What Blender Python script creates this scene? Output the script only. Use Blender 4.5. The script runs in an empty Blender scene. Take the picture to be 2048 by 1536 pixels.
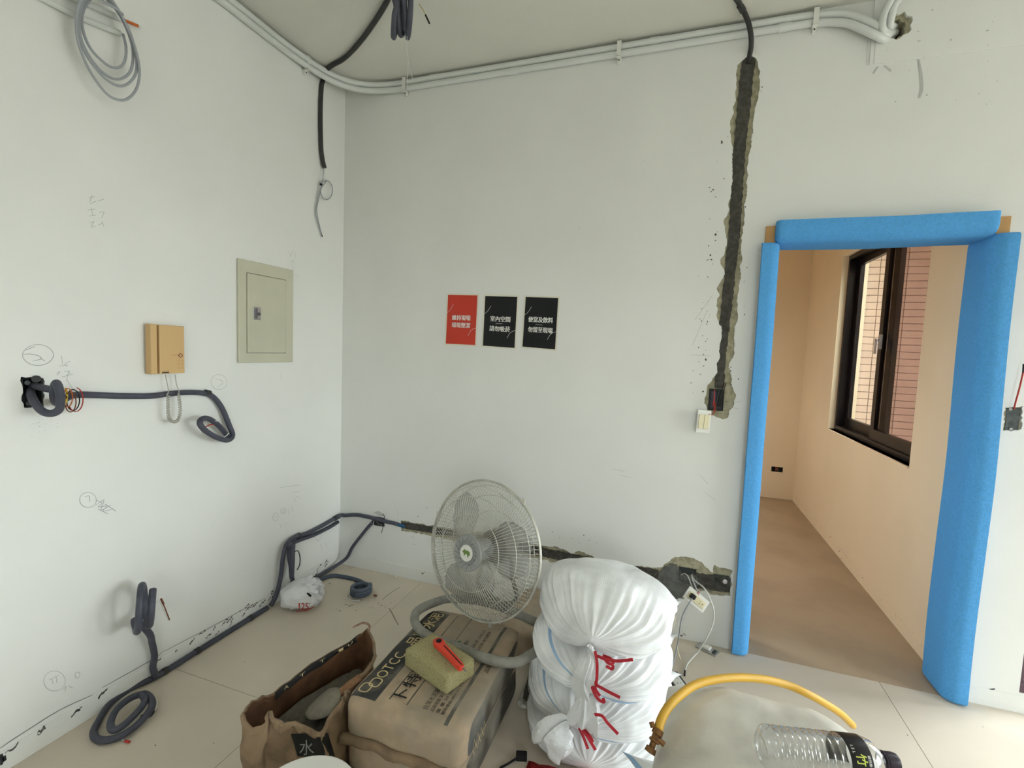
import bpy, bmesh, math, random
from mathutils import Vector, Matrix, noise
random.seed(7)
PI = math.pi
sc = bpy.context.scene
COL = sc.collection

# ------------------------------------------------------------------ camera
FPX = 944.96
CAM = Vector((2.0723, -2.591, 1.5))
YAW, PITCH, ROLL = -0.3277, -0.0735, 0.0388
_w = Vector((math.sin(YAW)*math.cos(PITCH), math.cos(YAW)*math.cos(PITCH), math.sin(PITCH)))
_r0 = Vector((math.cos(YAW), -math.sin(YAW), 0)); _u0 = _r0.cross(_w)
_r = math.cos(ROLL)*_r0 + math.sin(ROLL)*_u0
_u = -math.sin(ROLL)*_r0 + math.cos(ROLL)*_u0
cam_d = bpy.data.cameras.new('camera'); cam = bpy.data.objects.new('camera', cam_d); COL.objects.link(cam)
cam.matrix_world = Matrix(((_r.x, _u.x, -_w.x, CAM.x), (_r.y, _u.y, -_w.y, CAM.y), (_r.z, _u.z, -_w.z, CAM.z), (0, 0, 0, 1)))
cam_d.sensor_fit = 'HORIZONTAL'; cam_d.sensor_width = 36; cam_d.lens = FPX*36/2048
cam_d.clip_start = 0.02
sc.camera = cam

# ------------------------------------------------------------------ world, daylight openings, exposure
wd = bpy.data.worlds.new('overcast_sky'); sc.world = wd; wd.use_nodes = True
nt = wd.node_tree; nt.nodes.clear()
wo = nt.nodes.new('ShaderNodeOutputWorld'); bg = nt.nodes.new('ShaderNodeBackground')
tc = nt.nodes.new('ShaderNodeTexCoord'); sx = nt.nodes.new('ShaderNodeSeparateXYZ'); cr = nt.nodes.new('ShaderNodeValToRGB')
cr.color_ramp.elements[0].position = 0.47; cr.color_ramp.elements[0].color = (0.30, 0.30, 0.28, 1)
cr.color_ramp.elements[1].position = 0.53; cr.color_ramp.elements[1].color = (0.95, 0.968, 1.0, 1)
mp = nt.nodes.new('ShaderNodeMath'); mp.operation = 'MULTIPLY_ADD'; mp.inputs[1].default_value = .5; mp.inputs[2].default_value = .5
nt.links.new(tc.outputs['Generated'], sx.inputs[0]); nt.links.new(sx.outputs['Z'], mp.inputs[0])
nt.links.new(mp.outputs[0], cr.inputs[0]); nt.links.new(cr.outputs[0], bg.inputs[0]); nt.links.new(bg.outputs[0], wo.inputs[0])
bg.inputs[1].default_value = 16.9
RX, RY, H = 7.4, -5.4, 3.1            # room extents
DX0, DX1, DZ0, DZ1 = 3.585, 5.30, 0.09, 2.35   # balcony door opening in the back wall
WX0, WX1, WZ0, WZ1 = 3.0, 4.2, 1.1, 2.4      # added window behind the camera, out of view, for fill light
SY0, SY1, SZ0, SZ1 = -2.75, -0.20, 0.09, 2.45   # added glazed opening in the right wall, unseen, to light the left wall
def portal(name, loc, rot, sx_, sy_):
    l = bpy.data.lights.new(name, 'AREA'); l.shape = 'RECTANGLE'; l.size = sx_; l.size_y = sy_
    l.cycles.is_portal = True
    o = bpy.data.objects.new(name, l); COL.objects.link(o); o.location = loc; o.rotation_euler = rot
portal('balcony_door_portal', ((DX0+DX1)/2, 0.16, (DZ0+DZ1)/2), (-PI/2, 0, 0), DX1-DX0, DZ1-DZ0)
portal('added_side_door_portal', (RX+.16, (SY0+SY1)/2, (SZ0+SZ1)/2), (0, PI/2, 0), SZ1-SZ0, SY1-SY0)
portal('added_rear_window_portal', ((WX0+WX1)/2, RY-.16, (WZ0+WZ1)/2), (PI/2, 0, 0), WX1-WX0, WZ1-WZ0)
portal('added_far_window_portal', (.27, 1.065, 1.675), (0, -PI/2, 0), 1.45, .73)  # daylight through the added far room window
portal('far_room_window_portal', (3.56, 1.38, 1.65), (0, PI/2, 0), 1.46, 1.5)
vs = sc.view_settings
vs.view_transform = 'Standard'; vs.look = 'None'; vs.exposure = 0.0; vs.gamma = 1.0; vs.use_curve_mapping = False
sc.cycles.max_bounces = 7; sc.cycles.diffuse_bounces = 5; sc.cycles.glossy_bounces = 3; sc.cycles.adaptive_threshold = .06; sc.cycles.adaptive_min_samples = 16; sc.cycles.transparent_max_bounces = 16

# ------------------------------------------------------------------ measuring helpers (photo ray -> real surface)
def hit(px, py, ax, val):
    d = _r*((px-1024)/FPX) + _u*((768-py)/FPX) + _w
    t = (val-CAM[ax])/d[ax]
    return CAM + t*d
def L(px, py, o=0.0): return hit(px, py, 0, o)        # left wall (o = distance from wall)
def B(px, py, o=0.0): return hit(px, py, 1, -o)       # back wall
def F(px, py, o=0.0): return hit(px, py, 2, o)        # floor (o = height)

# ------------------------------------------------------------------ materials
def S(r, g, b):
    f = lambda c: (c/255/12.92) if c/255 <= 0.04045 else ((c/255+0.055)/1.055)**2.4
    return (f(r), f(g), f(b), 1)
MATS = {}
def mat(name, col, rough=0.6, metal=0.0, var=0.0, vscale=4.0, col2=None, bump=0.0, bscale=60.0, spec=0.3, alpha=1.0, trans=0.0, detail=5.0, ramp=(0.4, 0.6), sub=0.0):
    m = bpy.data.materials.new(name); m.use_nodes = True; MATS[name] = m
    n = m.node_tree.nodes; l = m.node_tree.links; p = n['Principled BSDF']
    p.inputs['Base Color'].default_value = col; p.inputs['Roughness'].default_value = rough; p.inputs['Metallic'].default_value = metal
    p.inputs['Specular IOR Level'].default_value = spec; p.inputs['Alpha'].default_value = alpha; p.inputs['Transmission Weight'].default_value = trans
    if sub: 
        p.inputs['Subsurface Weight'].default_value = sub; p.inputs['Subsurface Radius'].default_value = (.02, .02, .02)
    geo = n.new('ShaderNodeNewGeometry')
    if var > 0 or col2:
        t = n.new('ShaderNodeTexNoise'); t.inputs['Scale'].default_value = vscale; t.inputs['Detail'].default_value = detail
        l.new(geo.outputs['Position'], t.inputs['Vector'])
        rp = n.new('ShaderNodeValToRGB'); rp.color_ramp.elements[0].position = ramp[0]; rp.color_ramp.elements[1].position = ramp[1]
        c2 = col2 or tuple(c*(1-var) for c in col[:3])+(1,)
        rp.color_ramp.elements[0].color = c2; rp.color_ramp.elements[1].color = col
        l.new(t.outputs['Fac'], rp.inputs[0]); l.new(rp.outputs[0], p.inputs['Base Color'])
    if bump > 0:
        t2 = n.new('ShaderNodeTexNoise'); t2.inputs['Scale'].default_value = bscale; t2.inputs['Detail'].default_value = 4
        l.new(geo.outputs['Position'], t2.inputs['Vector'])
        b = n.new('ShaderNodeBump'); b.inputs['Strength'].default_value = bump; b.inputs['Distance'].default_value = 0.01
        l.new(t2.outputs['Fac'], b.inputs['Height']); l.new(b.outputs[0], p.inputs['Normal'])
    return m
PAINT = S(230, 231, 228)
M_wall = mat('wall_paint', PAINT, .75, var=.05, vscale=2.2, bump=.06, bscale=220, ramp=(.3, .7))
M_ceil = mat('ceiling_paint', S(220, 219, 211), .85, var=.05, vscale=1.5, bump=.05, bscale=160)
M_floor = mat('floor_board_surface', S(214, 203, 187), .62, var=.12, vscale=2.6, bump=.04, bscale=120, ramp=(.3, .72), spec=.35)
M_gap = mat('floor_gap', S(150, 140, 124), .9)
M_farwall = mat('far_room_paint', S(238, 217, 186), .75, var=.05, vscale=1.5, bump=.05, bscale=200)  # beige paint, with warm bounced light put into the colour
M_farfloor = mat('far_room_floor', S(186, 165, 140), .6, var=.12, vscale=3)
M_cement = mat('broken_plaster', S(150, 146, 122), .95, col2=S(176, 170, 146), vscale=40, bump=.5, bscale=130)
M_mortar = mat('dark_mortar', S(86, 84, 78), .95, var=.35, vscale=45, bump=.5, bscale=150)
M_patch = mat('grey_mortar', S(112, 113, 109), .9, var=.25, vscale=25, bump=.35, bscale=100)
M_cond = mat('grey_conduit_plastic', S(78, 80, 92), .5, var=.15, vscale=30)
M_cond2 = mat('dark_conduit_plastic', S(62, 62, 62), .5, var=.15, vscale=30)
M_pvc = mat('white_pvc', S(212, 216, 214), .4)
M_white = mat('white_plastic', S(224, 224, 218), .4)
M_ivory = mat('ivory_plastic', S(222, 214, 180), .45)
M_cable = mat('grey_cable', S(160, 164, 170), .45)
M_wcable = mat('white_cable', S(215, 215, 210), .45)
M_red = mat('red_wire', S(176, 52, 42), .45)
M_orange = mat('orange_wire', S(196, 104, 52), .45)
M_yellow = mat('yellow_wire', S(208, 180, 60), .45)
M_black = mat('black_plastic', S(26, 26, 28), .45)
M_brown = mat('brown_wire', S(120, 70, 52), .45)
M_boxm = mat('galvanised_box', S(92, 98, 98), .55, metal=.5, var=.4, vscale=40)
M_boxd = mat('box_interior', S(56, 60, 60), .8)
M_tan = mat('tan_plastic', S(206, 172, 122), .5)
M_tand = mat('tan_plastic_edge', S(178, 146, 100), .5)
M_panel = mat('cream_enamel', S(198, 196, 176), .4, var=.04, vscale=8)
M_metal = mat('bright_metal', S(190, 190, 192), .3, metal=.9)
M_pencil = mat('pencil', S(186, 188, 186), .9)
M_pencil2 = mat('pencil_dark', S(160, 162, 164), .9)
M_mark = mat('black_glue', S(58, 58, 60), .9, var=.4, vscale=60)
M_smear = mat('old_glue', S(104, 103, 100), .9, var=.4, vscale=60)
M_blue = mat('blue_foam', S(90, 170, 236), .85, var=.10, vscale=110, bump=.5, bscale=260)
M_wood = mat('door_frame_wood', S(206, 160, 104), .55, var=.12, vscale=14)
M_frame = mat('dark_bronze_aluminium', S(36, 28, 28), .35, metal=.3)
M_frame2 = mat('purple_bronze_aluminium', S(92, 74, 84), .4, metal=.3)
M_tile = mat('pale_facade_tile', S(214, 194, 182), .35, var=.06, vscale=6)
M_grout = mat('facade_grout', S(120, 104, 94), .9)
M_balc = mat('balcony_floor', S(200, 200, 196), .7)
M_paper_red = mat('red_print', S(196, 62, 46), .5)
M_paper_black = mat('black_print', S(24, 26, 28), .35)
M_paper = mat('white_paper', S(222, 218, 204), .7)
M_ink = mat('white_ink', S(226, 226, 222), .6)
M_kraft = mat('kraft_paper', S(150, 127, 102), .85, var=.32, vscale=11, bump=.5, bscale=22, detail=8)  # darkened for the open bag: its print and the shadow over it
M_kraftin = mat('shaded_kraft_inside', S(98, 68, 46), .85, var=.35, vscale=14, bump=.5, bscale=24)  # shade inside the open bag is put into this darker brown
M_powder = mat('cement_powder', S(112, 108, 98), .95, var=.12, vscale=60, bump=.3, bscale=200)
M_print = mat('black_bag_ink', S(40, 40, 40), .8)
M_gold = mat('pale_bag_ink', S(206, 186, 140), .8)
M_sponge = mat('yellow_sponge', S(192, 184, 138), .95, col2=S(152, 142, 96), vscale=230, bump=.9, bscale=300, ramp=(.34, .46))
M_knife = mat('orange_red_plastic', S(226, 74, 56), .4)
M_fan = mat('fan_chrome', S(204, 202, 192), .38, metal=.35, var=.2, vscale=20)
M_fantube = mat('dusty_grey_paint', S(148, 146, 138), .6, var=.2, vscale=25)
M_fanhub = mat('fan_grey_plastic', S(150, 152, 150), .45)
M_motor = mat('fan_motor', S(140, 136, 128), .5)
M_green = mat('green_print', S(110, 136, 70), .6)
M_leaf = mat('green_leaf_ink', S(80, 104, 84), .8)
M_tie = mat('red_ribbon', S(190, 44, 58), .4)
M_hose = mat('yellow_hose', S(212, 166, 62), .45, var=.1, vscale=10)
M_brass = mat('old_brass', S(136, 98, 62), .5, metal=.6, var=.4, vscale=60)
M_cap = mat('purple_black_cap', S(42, 32, 44), .4)
M_label = mat('black_label', S(26, 24, 26), .35)
M_ygreen = mat('label_ink', S(206, 214, 96), .6)
M_bluep = mat('blue_stripe', S(150, 186, 224), .6)
M_redcloth = mat('red_sheet', S(176, 40, 44), .6, var=.2, vscale=20)

def glass(name, tint, fac, rough=.02):
    m = bpy.data.materials.new(name); m.use_nodes = True; n = m.node_tree.nodes; l = m.node_tree.links; n.clear()
    o = n.new('ShaderNodeOutputMaterial'); mx = n.new('ShaderNodeMixShader'); tr = n.new('ShaderNodeBsdfTransparent'); g = n.new('ShaderNodeBsdfGlossy')
    tr.inputs[0].default_value = tint; g.inputs['Roughness'].default_value = rough; mx.inputs[0].default_value = fac
    l.new(tr.outputs[0], mx.inputs[1]); l.new(g.outputs[0], mx.inputs[2]); l.new(mx.outputs[0], o.inputs[0])
    return m
M_glass = glass('clear_glass', (.93, .96, .95, 1), .06)
M_glass2 = glass('screened_glass', (.66, .60, .60, 1), .06)
M_blade = glass('smoky_fan_blade', (.80, .80, .80, 1), .20, .45)
def pet():
    m = bpy.data.materials.new('clear_pet'); m.use_nodes = True; n = m.node_tree.nodes; l = m.node_tree.links; n.clear()
    o = n.new('ShaderNodeOutputMaterial'); mx = n.new('ShaderNodeMixShader'); tr = n.new('ShaderNodeBsdfTransparent'); g = n.new('ShaderNodeBsdfGlossy'); lw = n.new('ShaderNodeLayerWeight')
    tr.inputs[0].default_value = (.95, .96, .97, 1); g.inputs['Roughness'].default_value = .06; lw.inputs[0].default_value = .35
    l.new(lw.outputs['Facing'], mx.inputs[0]); l.new(tr.outputs[0], mx.inputs[1]); l.new(g.outputs[0], mx.inputs[2]); l.new(mx.outputs[0], o.inputs[0])
    return m
M_pet = pet()
def film():
    m = mat('thin_white_film', S(238, 240, 242), .3, spec=.5, bump=.6, bscale=45)
    n = m.node_tree.nodes; l = m.node_tree.links; p = n['Principled BSDF']
    tl = n.new('ShaderNodeBsdfTranslucent'); tl.inputs[0].default_value = (.8, .82, .84, 1); mx = n.new('ShaderNodeMixShader'); mx.inputs[0].default_value = .18
    l.new(p.outputs[0], mx.inputs[1]); l.new(tl.outputs[0], mx.inputs[2]); l.new(mx.outputs[0], n['Material Output'].inputs[0])
    return m
M_film = film()
def woven(name='woven_plastic_sack', c0=S(210, 211, 212), c1=S(246, 248, 250), stripes=()):
    m = bpy.data.materials.new(name); m.use_nodes = True; n = m.node_tree.nodes; l = m.node_tree.links; p = n['Principled BSDF']
    p.inputs['Roughness'].default_value = .42; p.inputs['Specular IOR Level'].default_value = .4
    tcn = n.new('ShaderNodeTexCoord')
    w1 = n.new('ShaderNodeTexWave'); w1.inputs['Scale'].default_value = 115; w1.bands_direction = 'X'; w1.inputs['Distortion'].default_value = 1.5
    w2 = n.new('ShaderNodeTexWave'); w2.inputs['Scale'].default_value = 115; w2.bands_direction = 'Y'; w2.inputs['Distortion'].default_value = 1.5
    l.new(tcn.outputs['UV'], w1.inputs[0]); l.new(tcn.outputs['UV'], w2.inputs[0])
    ad = n.new('ShaderNodeMath'); l.new(w1.outputs['Fac'], ad.inputs[0]); l.new(w2.outputs['Fac'], ad.inputs[1])
    b = n.new('ShaderNodeBump'); b.inputs['Strength'].default_value = .16; b.inputs['Distance'].default_value = .003; l.new(ad.outputs[0], b.inputs['Height'])
    nz = n.new('ShaderNodeTexNoise'); nz.inputs['Scale'].default_value = 5; geo = n.new('ShaderNodeNewGeometry'); l.new(geo.outputs['Position'], nz.inputs[0])
    rp = n.new('ShaderNodeValToRGB'); rp.color_ramp.elements[0].color = c0; rp.color_ramp.elements[1].color = c1; nz.inputs['Detail'].default_value = 6
    rp.color_ramp.elements[0].position = .30; rp.color_ramp.elements[1].position = .58
    l.new(nz.outputs['Fac'], rp.inputs[0]); src = rp.outputs[0]
    spx = n.new('ShaderNodeSeparateXYZ'); l.new(tcn.outputs['UV'], spx.inputs[0])
    for v0 in stripes:
        cm = n.new('ShaderNodeMath'); cm.operation = 'COMPARE'; cm.inputs[1].default_value = v0; cm.inputs[2].default_value = .008; l.new(spx.outputs['Y'], cm.inputs[0])
        mx = n.new('ShaderNodeMixRGB'); mx.inputs[2].default_value = S(158, 188, 220); l.new(cm.outputs[0], mx.inputs[0]); l.new(src, mx.inputs[1]); src = mx.outputs[0]
    l.new(src, p.inputs['Base Color']); l.new(b.outputs[0], p.inputs['Normal'])
    return m
M_sack = woven()
M_sack_s = woven('striped_woven_sack', stripes=(.995, .62, .40))
M_sack_d = woven('dusty_woven_sack', S(188, 184, 174), S(222, 218, 209))

# ------------------------------------------------------------------ mesh helpers
ORG = {}
class MB:
    def __init__(s): s.v = []; s.f = []; s.uv = None
    def add(s, vs, fs):
        k = len(s.v); s.v += [Vector(v) for v in vs]; s.f += [tuple(i+k for i in f) for f in fs]; return s
    def box(s, c, d, rot=None, bev=0.0):
        bm = bmesh.new(); bmesh.ops.create_cube(bm, size=1)
        for v in bm.verts: v.co = Vector((v.co.x*d[0], v.co.y*d[1], v.co.z*d[2]))
        if bev > 0: bmesh.ops.bevel(bm, geom=bm.edges[:], offset=bev, segments=2, affect='EDGES', profile=.6)
        bm.verts.ensure_lookup_table(); R = rot or Matrix.Identity(3); c = Vector(c)
        s.add([R @ v.co + c for v in bm.verts], [[v.index for v in f.verts] for f in bm.faces]); bm.free(); return s
    def span(s, a, b, bev=0.0):
        a, b = Vector(a), Vector(b)
        return s.box((a+b)/2, [abs(x) for x in (b-a)], bev=bev)
    def tube(s, pts, r, n=10, smooth=6, closed=False, cap=True):
        P = spline(pts, smooth, closed) if smooth else [Vector(p) for p in pts]
        R = (lambda i: r) if not callable(r) else (lambda i: r(i/max(1, len(P)-1)))
        m = len(P); T = []
        for i in range(m):
            a = P[(i-1) % m] if (closed or i) else P[i]; b = P[(i+1) % m] if (closed or i < m-1) else P[i]
            t = (b-a); T.append(t.normalized() if t.length > 1e-9 else Vector((0, 0, 1)))
        nrm = T[0].orthogonal().normalized(); k = len(s.v)
        for i in range(m):
            nrm = (nrm - T[i]*nrm.dot(T[i]));
            nrm = nrm.normalized() if nrm.length > 1e-6 else T[i].orthogonal().normalized()
            bn = T[i].cross(nrm)
            for j in range(n):
                a = 2*PI*j/n; s.v.append(P[i] + (nrm*math.cos(a)+bn*math.sin(a))*R(i))
        for i in range(m if closed else m-1):
            i2 = (i+1) % m
            for j in range(n):
                j2 = (j+1) % n; s.f.append((k+i*n+j, k+i*n+j2, k+i2*n+j2, k+i2*n+j))
        if cap and not closed:
            s.f.append(tuple(k+j for j in range(n))[::-1]); s.f.append(tuple(k+(m-1)*n+j for j in range(n)))
        return s
    def ring(s, c, nrm, r, tr, n=48, m=6):
        nrm = Vector(nrm).normalized(); a = nrm.orthogonal().normalized(); b = nrm.cross(a); c = Vector(c)
        return s.tube([c + (a*math.cos(2*PI*i/n)+b*math.sin(2*PI*i/n))*r for i in range(n)], tr, n=m, smooth=0, closed=True)
    def lathe(s, c, axis, prof, n=32, cap=True):
        ax = Vector(axis).normalized(); a = ax.orthogonal().normalized(); b = ax.cross(a); c = Vector(c); k = len(s.v)
        for (h, r) in prof:
            for j in range(n): s.v.append(c + ax*h + (a*math.cos(2*PI*j/n)+b*math.sin(2*PI*j/n))*r)
        for i in range(len(prof)-1):
            for j in range(n):
                j2 = (j+1) % n; s.f.append((k+i*n+j, k+i*n+j2, k+(i+1)*n+j2, k+(i+1)*n+j))
        if cap:
            s.f.append(tuple(k+j for j in range(n))[::-1]); q = k+(len(prof)-1)*n; s.f.append(tuple(q+j for j in range(n)))
        return s
    def grid(s, rows, closed=False):
        k = len(s.v); nr = len(rows); nc = len(rows[0])
        for r in rows: s.v += [Vector(p) for p in r]
        for i in range(nr-1):
            for j in range(nc if closed else nc-1):
                j2 = (j+1) % nc; s.f.append((k+i*nc+j, k+i*nc+j2, k+(i+1)*nc+j2, k+(i+1)*nc+j))
        return s
    def build(s, name, m, parent=None, smooth=False, loc=None, solid=0.0):
        me = bpy.data.meshes.new(name)
        if parent is not None: o0 = ORG[parent.name]
        elif loc is not None: o0 = Vector(loc)
        else:
            o0 = Vector((sum(v.x for v in s.v)/len(s.v), sum(v.y for v in s.v)/len(s.v), min(v.z for v in s.v)))
        me.from_pydata([v-o0 for v in s.v], [], s.f); me.update()
        if s.uv:
            ul = me.uv_layers.new(name='UVMap')
            for lp in me.loops: ul.data[lp.index].uv = s.uv[lp.vertex_index]
        bm = bmesh.new(); bm.from_mesh(me); bmesh.ops.recalc_face_normals(bm, faces=bm.faces[:]); bm.to_mesh(me); bm.free()
        if smooth:
            for p in me.polygons: p.use_smooth = True
            if smooth == 'auto': 
                try: me.set_sharp_from_angle(angle=math.radians(40))
                except Exception: pass
        me.materials.append(m)
        o = bpy.data.objects.new(name, me); COL.objects.link(o)
        if parent is not None: o.parent = parent
        else: o.location = o0
        ORG[o.name] = o0
        if solid:
            md = o.modifiers.new('thickness', 'SOLIDIFY'); md.thickness = solid; md.offset = 0
        return o
def spline(pts, k=6, closed=False):
    P = [Vector(p) for p in pts]; n = len(P); out = []
    if n < 3 and not closed: return P
    for i in range(n if closed else n-1):
        p0 = P[(i-1) % n] if (closed or i) else P[0]*2-P[1]; p1 = P[i]; p2 = P[(i+1) % n]
        p3 = P[(i+2) % n] if (closed or i+2 < n) else P[-1]*2-P[-2]
        for j in range(k):
            t = j/k; out.append(.5*((2*p1)+(p2-p0)*t+(2*p0-5*p1+4*p2-p3)*t*t+(3*p1-p0-3*p2+p3)*t**3))
    if not closed: out.append(P[-1])
    return out
def tag(o, label=None, cat=None, group=None, kind=None):
    if label: o['label'] = label
    if cat: o['category'] = cat
    if group: o['group'] = group
    if kind: o['kind'] = kind
    return o
def thing(name, loc, label, cat, group=None):
    o = bpy.data.objects.new(name, None); COL.objects.link(o); o.location = loc; o.empty_display_size = .05
    ORG[o.name] = Vector(loc)
    return tag(o, label, cat, group)
def copy_piece(o, parent, off):
    c = o.copy(); COL.objects.link(c); c.parent = parent; c.location = Vector(o.location)+Vector(off); ORG[c.name] = ORG[o.name]; return c
def tri_slab(name, loops, fr, to, m, parent=None, loc=(0, 0, 0)):
    """flat slab with holes: loops are lists of 2D points, fr/to map (u,v) to front and back points"""
    bm = bmesh.new(); eds = []; rim = []
    for lp in loops:
        vs_ = [bm.verts.new((p[0], p[1], 0)) for p in lp]
        es = [bm.edges.new((vs_[i], vs_[(i+1) % len(vs_)])) for i in range(len(vs_))]
        eds += es; rim.append(vs_)
    bmesh.ops.triangle_fill(bm, use_beauty=True, use_dissolve=False, edges=eds, normal=(0, 0, 1))
    bm.verts.index_update(); bm.verts.ensure_lookup_table()
    pts = [(v.co.x, v.co.y) for v in bm.verts]; tris = [[v.index for v in f.verts] for f in bm.faces]; n = len(pts)
    mb = MB(); mb.v = [Vector(fr(*p)) for p in pts] + [Vector(to(*p)) for p in pts]
    mb.f = [tuple(t) for t in tris] + [tuple(i+n for i in t[::-1]) for t in tris]
    for vs_ in rim:
        ids = [v.index for v in vs_]
        for i in range(len(ids)):
            a, b = ids[i], ids[(i+1) % len(ids)]; mb.f.append((a, b, b+n, a+n))
    bm.free()
    return mb.build(name, m, parent, loc=None if parent else loc)
def jag(pts, step=.012, amp=.004, closed=True, lobe=0.0):
    out = []; n = len(pts)
    for i in range(n if closed else n-1):
        a, b = Vector(pts[i]), Vector(pts[(i+1) % n]); d = b-a; k = max(1, int(d.length/step)); nr = Vector((-d.y, d.x)).normalized() if d.length > 0 else Vector((0, 0))
        for j in range(k):
            p = a + d*(j/k)
            p = p + nr*(random.uniform(-amp, amp)+lobe*noise.noise((p.x*26, p.y*26, 3.3)))
            out.append((p.x, p.y))
    return out
def bxz(q, o=0): p = B(q[0], q[1], o); return (p.x, p.z)
def lyz(q, o=0): p = L(q[0], q[1], o); return (p.y, p.z)
_tc = {}
def text_geo(s, bold=0.0):
    if (s, bold) in _tc: return _tc[(s, bold)]
    cu = bpy.data.curves.new('t', 'FONT'); cu.body = s; cu.size = 1; cu.resolution_u = 2; cu.offset = bold
    o = bpy.data.objects.new('t', cu); COL.objects.link(o)
    me = bpy.data.meshes.new_from_object(o.evaluated_get(bpy.context.evaluated_depsgraph_get()))
    vs_ = [(v.co.x, v.co.y) for v in me.vertices]; fs = [tuple(p.vertices) for p in me.polygons]
    bpy.data.objects.remove(o); bpy.data.curves.remove(cu); bpy.data.meshes.remove(me)
    _tc[(s, bold)] = (vs_, fs); return vs_, fs
def put_text(mb, s, fmap, u, v, h, length=None, bold=0.0, center=False):
    """write s with its lower left corner at (u,v); h glyph height; fmap (u,v)->3D"""
    vs_, fs = text_geo(s, bold)
    if not vs_: return
    x0 = min(p[0] for p in vs_); x1 = max(p[0] for p in vs_); y0 = min(p[1] for p in vs_); y1 = max(p[1] for p in vs_)
    sy = h/(y1-y0); sx_ = (length/(x1-x0)) if length else sy
    ou = u-(x1-x0)*sx_/2 if center else u
    mb.add([fmap(ou+(p[0]-x0)*sx_, v+(p[1]-y0)*sy) for p in vs_], fs)
def ribbon(mb, pts, w, nrm, tip=True):
    P = [Vector(p) for p in pts]; nrm = Vector(nrm).normalized(); k = len(mb.v); m = len(P)
    for i in range(m):
        t = (P[min(i+1, m-1)]-P[max(i-1, 0)]); sd = t.cross(nrm); sd = sd.normalized() if sd.length > 1e-9 else Vector((0, 0, 1))
        ww = w*(.6+.4*math.sin(PI*(i+.5)/m)) if tip else w
        mb.v += [P[i]+sd*ww/2, P[i]-sd*ww/2]
    for i in range(m-1): mb.f.append((k+2*i, k+2*i+1, k+2*i+3, k+2*i+2))
    return mb

from mathutils.bvhtree import BVHTree
def surf(mb):
    return BVHTree.FromPolygons([tuple(v) for v in mb.v], mb.f)
def cast(tree, px, py, off=.0015):
    d = (_r*((px-1024)/FPX) + _u*((768-py)/FPX) + _w).normalized()
    loc, nrm, i, dist = tree.ray_cast(CAM, d)
    if loc is None: return None
    if nrm.dot(d) > 0: nrm = -nrm
    return loc+nrm*off
# ================================================================== THE SETTING
# ---- floor boards
flo = tag(MB().span((-.12, 0.0, -.10), (RX, RY, -.004)).build('floor', M_gap, loc=(0, 0, 0)), kind='structure')
bx = [0, .64, 1.86, 3.08, 4.30, 5.52, 6.74, RX]; by = [0, -1.14, -3.58, RY]
for i in range(7):
    for j in range(3):
        MB().span((bx[i]+.0012, by[j]-.0012, -.004), (bx[i+1]-.0012, by[j+1]+.0012, 0)).build('floor_board', M_floor, flo)
# ---- back wall: plaster skin with broken-out chases over a cement core
VCH = [(1476,128),(1474,180),(1470,222),(1464,250),(1468,335),(1462,418),(1452,440),(1456,500),(1446,520),(1452,548),(1438,575),(1445,590),(1436,612),(1438,636),(1448,655),(1440,720),(1438,745),(1424,760),(1411,785),(1408,806),(1414,826),(1432,832),(1445,840),(1456,834),(1466,812),(1470,790),(1463,762),(1456,735),(1463,700),(1469,650),(1472,600),(1477,560),(1482,480),(1487,430),(1492,335),(1500,290),(1505,240),(1514,180),(1520,140),(1511,118),(1497,109)]
HCH = [(800,1040),(830,1046),(880,1053),(960,1063),(1085,1092),(1108,1093),(1142,1106),(1166,1103),(1200,1118),(1240,1125),(1300,1136),(1322,1136),(1340,1121),(1362,1113),(1388,1118),(1408,1129),(1424,1144),(1429,1130),(1462,1141),(1462,1192),(1425,1190),(1408,1182),(1396,1180),(1376,1195),(1346,1202),(1318,1187),(1312,1166),(1262,1152),(1230,1140),(1160,1133),(1085,1121),(960,1094),(880,1077),(840,1068),(800,1062)]
VCH = [(q[0]+(-3 if i < 20 else 3), q[1]) if 150 < q[1] < 750 else q for i, q in enumerate(VCH)]
vch = jag([bxz(q) for q in VCH], .008, .0022, lobe=.012); hch = jag([bxz(q) for q in HCH], .008, .003, lobe=.010)
DJ0, DJ1, DJH = 2.452, 3.368, 2.135
hole_c = bxz((1790, 56))
hole_r = []
for i in range(22):
    a = 2*PI*i/22; rr = .052*random.uniform(.85, 1.15)+.012*max(0, math.cos(a-.7)); hole_r.append((hole_c[0]+rr*math.cos(a), hole_c[1]+rr*math.sin(a)))
outl = [(0, 0), (DJ0, 0), (DJ0, DJH), (DJ1, DJH), (DJ1, 0), (RX, 0), (RX, H), (0, H)]
slid = [(DX0, DZ0), (DX1, DZ0), (DX1, DZ1), (DX0, DZ1)]
bb = [bxz((743, 1032)), bxz((769, 1036)), bxz((769, 1054)), bxz((743, 1050))]
rb = [bxz(q) for q in ((2010, 815), (2046, 812), (2043, 860), (2008, 862))]
rbh = jag(rb, .01, .004)
SK = .008
wall_back = tag(tri_slab('wall_back', [outl, vch, hch, hole_r, slid, bb, rbh], lambda u, v: (u, 0, v), lambda u, v: (u, SK, v), M_wall), kind='structure')
hole_in = [(hole_c[0]+(p[0]-hole_c[0])*.78-.006, hole_c[1]+(p[1]-hole_c[1])*.78-.006) for p in hole_r]
inner = tri_slab('wall_core', [outl, hole_in, slid], lambda u, v: (u, SK, v), lambda u, v: (u, .13, v), M_cement, wall_back)
MB().span((hole_c[0]-.1, .13, hole_c[1]-.1), (hole_c[0]+.1, .14, hole_c[1]+.1)).build('hole_backing', M_boxd, wall_back)
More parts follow.
